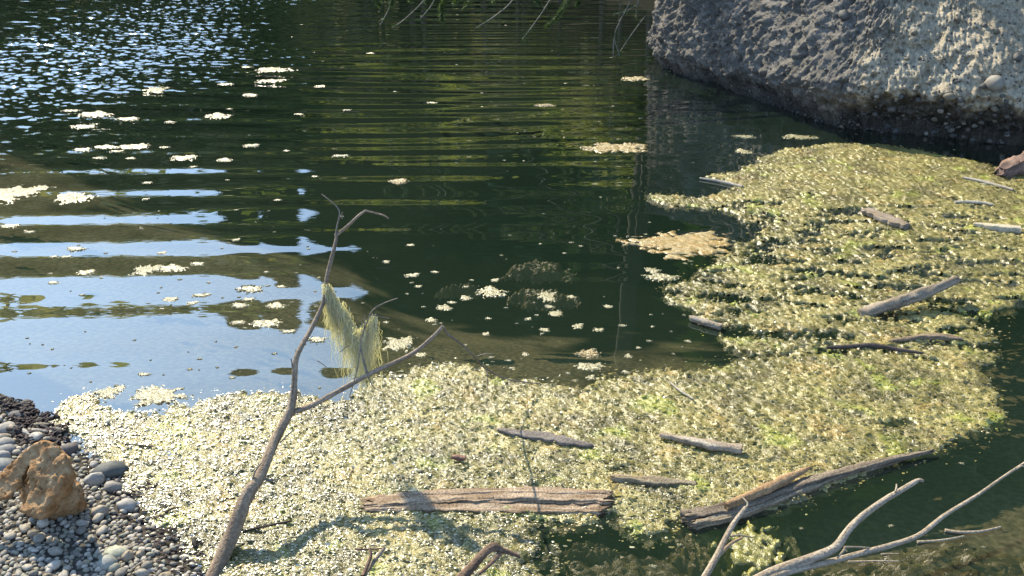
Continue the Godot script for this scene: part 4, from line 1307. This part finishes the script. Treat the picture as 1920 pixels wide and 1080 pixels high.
func driftwood() -> void:
	var grey1 := Color(0.367, 0.304, 0.221)
	var grey2 := Color(0.173, 0.137, 0.098)
	# the broad plank, in three split layers
	var pl := thing("broad_plank", g(910, 945, 0.01), "broad reddish weathered plank lying in the algae near the lower edge", "driftwood")
	var at := pl.position
	for s in [[[[688, 945], [800, 936], [960, 934], [1135, 936]], [0.018, 0.030, 0.030, 0.027], [0.008, 0.012, 0.014, 0.014], 0.008, 1.0], [[[682, 956], [800, 953], [960, 955], [1128, 958]], [0.012, 0.020, 0.022, 0.018], [0.008, 0.011, 0.012, 0.011], 0.003, 5.0], [[[760, 928], [900, 924], [1020, 925], [1138, 928]], [0.006, 0.014, 0.016, 0.012], [0.006, 0.010, 0.013, 0.012], 0.012, 9.0]]:
		var pts := path(s[0], s[3])
		for k in pts.size(): pts[k] -= at
		var mb := MB.new()
		sweep(mb, pts, s[1], s[2], {"sides": 26, "steps": 70, "square": 0.5, "amp": 0.16, "fine": 0.4, "rag": 0.05, "edge": 0.25, "c1": Color(0.500, 0.390, 0.275), "c2": Color(0.216, 0.142, 0.082), "seed": s[4]})
		put("plank_layer", mb.commit(M.wood), pl)
	# the long dark split plank along the mat's right-hand end
	var lp := thing("split_plank", g(1290, 972, 0.01), "long dark split plank between the mat and the dark pool", "driftwood")
	at = lp.position
	for s in [[[[1285, 968], [1400, 945], [1520, 903], [1640, 870], [1745, 846]], [0.016, 0.020, 0.016, 0.011, 0.004], [0.012, 0.012, 0.012, 0.010, 0.005], 0.016, 1.0, Color(0.302, 0.245, 0.180), Color(0.130, 0.103, 0.074)], [[[1300, 986], [1400, 962], [1520, 916], [1600, 888], [1690, 862]], [0.011, 0.010, 0.008, 0.006, 0.003], [0.014, 0.013, 0.012, 0.010, 0.005], 0.006, 3.0, Color(0.389, 0.323, 0.230), Color(0.173, 0.137, 0.090)]]:
		var pts := path(s[0], s[3])
		for k in pts.size(): pts[k] -= at
		var mb := MB.new()
		sweep(mb, pts, s[1], s[2], {"sides": 22, "steps": 80, "square": 0.55, "amp": 0.18, "fine": 0.4, "rag": 0.05, "edge": 0.3, "c1": s[5], "c2": s[6], "seed": s[4]})
		put("plank_layer", mb.commit(M.wood), lp)
	wood_thing("brown_stick", [[1362, 948, 0.034], [1420, 924, 0.036], [1475, 898, 0.038], [1518, 877, 0.04]], [0.013, 0.015, 0.014, 0.004], [0.013, 0.015, 0.014, 0.005], {"sides": 14, "steps": 40, "amp": 0.14, "fine": 0.08, "rag": 0.015, "c1": Color(0.500, 0.340, 0.190), "c2": Color(0.300, 0.180, 0.090)}, "orange-brown barkless stick lying on the long split plank")
	wood_thing("wood_slab", [[1150, 898], [1220, 904], [1305, 907]], [0.010, 0.018, 0.008], [0.012, 0.014, 0.006], {"sides": 16, "steps": 30, "square": 0.55, "amp": 0.3, "fine": 0.2, "rag": 0.02, "c1": Color(0.340, 0.290, 0.200), "c2": Color(0.216, 0.157, 0.090), "seed": 2.0}, "algae-covered wood slab right of the broad plank's end", 0.008)
	wood_thing("bark_strip", [[935, 806], [985, 815], [1050, 824], [1112, 836]], [0.006, 0.022, 0.020, 0.006], [0.006, 0.008, 0.008, 0.005], {"sides": 14, "steps": 36, "square": 0.6, "amp": 0.3, "fine": 0.3, "rag": 0.02, "c1": Color(0.292, 0.255, 0.221), "c2": Color(0.140, 0.122, 0.107), "seed": 4.0}, "grey rough bark strip in the middle of the mat", 0.012)
	wood_thing("driftwood_piece", [[1238, 815], [1290, 826], [1340, 836], [1390, 842]], [0.006, 0.017, 0.020, 0.015], [0.006, 0.012, 0.014, 0.013], {"sides": 16, "steps": 30, "square": 0.7, "amp": 0.2, "fine": 0.15, "rag": 0.012, "c1": Color(0.520, 0.460, 0.370), "c2": Color(0.292, 0.216, 0.139), "seed": 6.0}, "pale sawn-ended driftwood piece above the broad plank", 0.02)
	wood_thing("log", [[1612, 590, 0.0], [1650, 578, 0.03], [1700, 561, 0.055], [1750, 543, 0.08], [1793, 524, 0.10]], [0.024, 0.026, 0.026, 0.023, 0.018], [0.024, 0.026, 0.026, 0.023, 0.018], {"sides": 16, "steps": 44, "amp": 0.25, "fine": 0.2, "rag": 0.02, "c1": Color(0.454, 0.382, 0.279), "c2": Color(0.162, 0.127, 0.094), "seed": 8.0}, "grey log tilted up out of the torn mat at the right")
	wood_thing("dark_stick", [[1550, 652], [1590, 650], [1640, 648], [1680, 655], [1732, 662]], [0.004, 0.008, 0.009, 0.008, 0.004], [0.006, 0.009, 0.010, 0.009, 0.004], {"sides": 10, "steps": 30, "amp": 0.3, "c1": Color(0.151, 0.118, 0.098), "c2": Color(0.065, 0.049, 0.041), "seed": 9.0}, "thin black stick below the tilted grey log", 0.016)
	wood_thing("driftwood_piece", [[1665, 640], [1715, 634], [1755, 632], [1802, 636]], [0.004, 0.014, 0.018, 0.012], [0.004, 0.012, 0.014, 0.010], {"sides": 12, "steps": 26, "square": 0.7, "amp": 0.3, "fine": 0.2, "rag": 0.015, "c1": Color(0.356, 0.274, 0.180), "c2": Color(0.184, 0.137, 0.090), "seed": 10.0}, "brown driftwood piece just above the thin black stick", 0.01)
	wood_thing("driftwood_piece", [[1294, 596], [1320, 604], [1350, 612]], [0.010, 0.016, 0.014], [0.010, 0.013, 0.012], {"sides": 12, "steps": 20, "square": 0.7, "amp": 0.3, "fine": 0.2, "rag": 0.012, "c1": Color(0.500, 0.460, 0.380), "c2": Color(0.238, 0.186, 0.123), "seed": 11.0}, "short pale driftwood on the inner edge of the mat", 0.014)
	wood_thing("wood_slab", [[1622, 394], [1655, 408], [1700, 424]], [0.030, 0.048, 0.034], [0.012, 0.016, 0.012], {"sides": 18, "steps": 30, "square": 0.5, "amp": 0.2, "fine": 0.25, "rag": 0.03, "c1": Color(0.400, 0.340, 0.270), "c2": Color(0.248, 0.186, 0.123), "seed": 12.0}, "short brown wood slab on the far part of the mat", 0.02)
	wood_thing("pale_plank", [[1826, 420], [1868, 427], [1912, 431]], [0.008, 0.028, 0.026], [0.008, 0.018, 0.018], {"sides": 14, "steps": 20, "square": 0.5, "amp": 0.08, "fine": 0.06, "rag": 0.01, "c1": Color(0.620, 0.560, 0.420), "c2": Color(0.500, 0.430, 0.300), "seed": 13.0}, "clean pale cut plank end near the right edge", 0.016)
	wood_thing("sunken_stick", [[1790, 379], [1830, 379], [1862, 384]], [0.012, 0.016, 0.012], [0.008, 0.010, 0.008], {"sides": 10, "steps": 16, "amp": 0.2, "c1": Color(0.500, 0.470, 0.380), "c2": Color(0.380, 0.340, 0.260), "seed": 14.0}, "pale flat stick above the cut plank end", 0.012)
	wood_thing("sunken_stick", [[1312, 334], [1350, 340], [1392, 350]], [0.006, 0.010, 0.012], [0.006, 0.009, 0.010], {"sides": 10, "steps": 16, "amp": 0.2, "c1": Color(0.500, 0.450, 0.360), "c2": Color(0.360, 0.310, 0.240), "seed": 15.0}, "pale thin stick at the mat's far shaded corner", 0.008)
	wood_thing("sunken_stick", [[1806, 333], [1850, 342], [1900, 356]], [0.010, 0.016, 0.010], [0.008, 0.010, 0.008], {"sides": 10, "steps": 16, "amp": 0.2, "c1": Color(0.480, 0.440, 0.350), "c2": Color(0.360, 0.310, 0.240), "seed": 16.0}, "pale stick in the mat below the dark undercut rock", 0.012)
	wood_thing("driftwood_chunk", [[1876, 326, 0.02], [1905, 312, 0.05], [1945, 303, 0.07], [1990, 300, 0.06]], [0.03, 0.055, 0.06, 0.05], [0.03, 0.05, 0.055, 0.045], {"sides": 22, "steps": 40, "square": 0.55, "amp": 0.3, "fine": 0.55, "rag": 0.08, "edge": 0.3, "c1": Color(0.33, 0.22, 0.17), "c2": Color(0.15, 0.10, 0.08), "seed": 17.0}, "reddish brown grooved driftwood chunk cut by the right edge")
	wood_thing("pale_twig", [[1255, 715], [1275, 732], [1300, 748]], [0.003, 0.005, 0.003], [0.003, 0.005, 0.003], {"sides": 8, "steps": 12, "amp": 0.2, "c1": Color(0.550, 0.500, 0.400), "c2": Color(0.420, 0.370, 0.280), "seed": 18.0}, "little pale twig on the mat below the pool", 0.014)
	wood_thing("brown_chip", [[848, 856], [858, 858], [872, 860]], [0.006, 0.013, 0.008], [0.006, 0.011, 0.007], {"sides": 10, "steps": 10, "amp": 0.3, "c1": Color(0.360, 0.200, 0.140), "c2": Color(0.200, 0.110, 0.080), "seed": 19.0}, "small reddish brown chip on the mat left of the bark strip", 0.018)
	# broken sticks standing at the lower edge
	var brown := {"sides": 12, "steps": 30, "amp": 0.25, "fine": 0.15, "rag": 0.01, "c1": Color(0.281, 0.186, 0.123), "c2": Color(0.130, 0.083, 0.057)}
	var bs := thing("broken_stick", gd(848, 1100, 1.70), "dark reddish broken stick poking up at the lower edge", "branch")
	at = bs.position
	var one := MB.new()
	sweep(one, [Vector3.ZERO, gd(885, 1062, 1.76) - at, gd(922, 1026, 1.80) - at, gd(940, 1030, 1.80) - at], [0.016, 0.014, 0.012, 0.008], [0.014, 0.012, 0.010, 0.007], brown)
	put("stem", one.commit(M.wood), bs)
	put("twig", stick([gd(920, 1028, 1.80) - at, gd(945, 1032, 1.80) - at, gd(972, 1042, 1.79) - at], 0.009, 0.005, M.wood, brown), bs)
	put("twig", stick([gd(938, 1034, 1.80) - at, gd(925, 1052, 1.76) - at, gd(900, 1075, 1.71) - at], 0.007, 0.004, M.wood, brown), bs)
	var ss := thing("snapped_twig", gd(668, 1100, 1.68), "small snapped grey twig at the lower edge left of centre", "branch")
	at = ss.position
	put("stem", stick([Vector3.ZERO, gd(695, 1062, 1.74) - at, gd(722, 1026, 1.78) - at], 0.0065, 0.0045, M.wood, {"sides": 8, "steps": 14, "amp": 0.25, "c1": Color(0.400, 0.340, 0.270), "c2": Color(0.216, 0.157, 0.098)}), ss)
	put("twig", stick([gd(680, 1080, 1.70) - at, gd(694, 1046, 1.75) - at, gd(694, 1030, 1.77) - at], 0.006, 0.003, M.wood, brown), ss)
	put("twig", stick([gd(668, 1030, 1.77) - at, gd(694, 1030, 1.78) - at, gd(718, 1028, 1.78) - at], 0.003, 0.002, M.wood, brown), ss)

func bare_branches() -> void:
	var pale := {"sides": 12, "steps": 50, "amp": 0.16, "fine": 0.08, "c1": Color(0.540, 0.450, 0.340), "c2": Color(0.270, 0.215, 0.150)}
	var base := gd(1395, 1100, 1.72)
	var o := thing("bare_branch", base, "forked bare grey branch reaching over the dark pool", "branch")
	var L := func(list: Array) -> Array:
		var out := []
		for q in list: out.append(gd(q[0], q[1], q[2]) - base)
		return out
	var arm := func(list: Array, rad: Array) -> void:
		var mb := MB.new()
		sweep(mb, L.call(list), rad, rad, pale)
		put("limb", mb.commit(M.wood), o)
	arm.call([[1385, 1104, 1.72], [1450, 1072, 1.76], [1520, 1047, 1.79], [1565, 1027, 1.81], [1590, 995, 1.84], [1620, 965, 1.88], [1660, 937, 1.93], [1692, 918, 1.97], [1718, 902, 2.0]], [0.014, 0.013, 0.0125, 0.0115, 0.0095, 0.0087, 0.008, 0.0072, 0.0062])
	arm.call([[1385, 1110, 1.72], [1460, 1078, 1.75], [1560, 1052, 1.80], [1650, 1028, 1.85], [1720, 1005, 1.90], [1770, 967, 1.96], [1830, 930, 2.03], [1880, 895, 2.10], [1925, 865, 2.16]], [0.0095, 0.009, 0.008, 0.0075, 0.0065, 0.0056, 0.0048, 0.0038, 0.003])
	for t in [[[[1583, 1026, 1.82], [1610, 1026, 1.83], [1642, 1029, 1.85]], 0.003, 0.002], [[[1585, 1028, 1.82], [1577, 1038, 1.81], [1570, 1046, 1.80]], 0.003, 0.002], [[[1679, 922, 1.95], [1681, 914, 1.96], [1681, 908, 1.97]], 0.003, 0.002], [[[1718, 902, 2.0], [1724, 900, 2.0], [1731, 902, 2.0]], 0.006, 0.004], [[[1905, 880, 2.13], [1915, 874, 2.14], [1922, 876, 2.14]], 0.003, 0.002]]:
		put("twig", stick(L.call(t[0]), t[1], t[2], M.wood, pale), o)
	for t in [[[[1772, 994], [1800, 998], [1840, 996], [1876, 988]], "thin pale twig lying in the dark water right of the bare branch", 0.005], [[[1720, 1016], [1765, 1013], [1808, 1005]], "shorter pale twig parallel to it, nearer the bare branch", 0.004], [[[1590, 1053], [1640, 1052], [1686, 1052]], "straight thin twig in the water under the bare branch", 0.0028], [[[1652, 1039], [1668, 1038], [1685, 1038]], "tiny pale twig in the water under the bare branch", 0.0025]]:
		var pts := path(t[0], 0.006)
		var at: Vector3 = pts[0]
		for k in pts.size(): pts[k] -= at
		var m := put("water_twig", stick(pts, t[2], t[2] * 0.5, M.wood, {"sides": 8, "steps": 16, "amp": 0.2, "c1": Color(0.500, 0.450, 0.370), "c2": Color(0.356, 0.274, 0.180)}))
		m.position = at
		tag(m, t[1], "twig", "twigs in the dark pool")
	base = gd(1312, 1100, 1.70)
	var u := thing("grey_stick", base, "upright grey stick crossing the split plank's near end", "branch")
	L = func(list: Array) -> Array:
		var out := []
		for q in list: out.append(gd(q[0], q[1], q[2]) - base)
		return out
	put("stem", stick(L.call([[1308, 1104, 1.70], [1340, 1050, 1.78], [1365, 1000, 1.86], [1380, 975, 1.90], [1398, 952, 1.94]]), 0.010, 0.0055, M.wood, pale), u)
	put("twig", stick(L.call([[1350, 1040, 1.80], [1370, 1020, 1.82], [1392, 1008, 1.84]]), 0.006, 0.003, M.wood, {"sides": 8, "steps": 12, "amp": 0.2, "c1": Color(0.450, 0.330, 0.200), "c2": Color(0.280, 0.200, 0.120)}), u)
	put("twig", stick(L.call([[1370, 1005, 1.85], [1390, 1004, 1.85], [1412, 1008, 1.85]]), 0.003, 0.002, M.wood, pale), u)
	put("twig", stick(L.call([[1398, 952, 1.94], [1402, 944, 1.95], [1392, 932, 1.97]]), 0.003, 0.002, M.wood, pale), u)
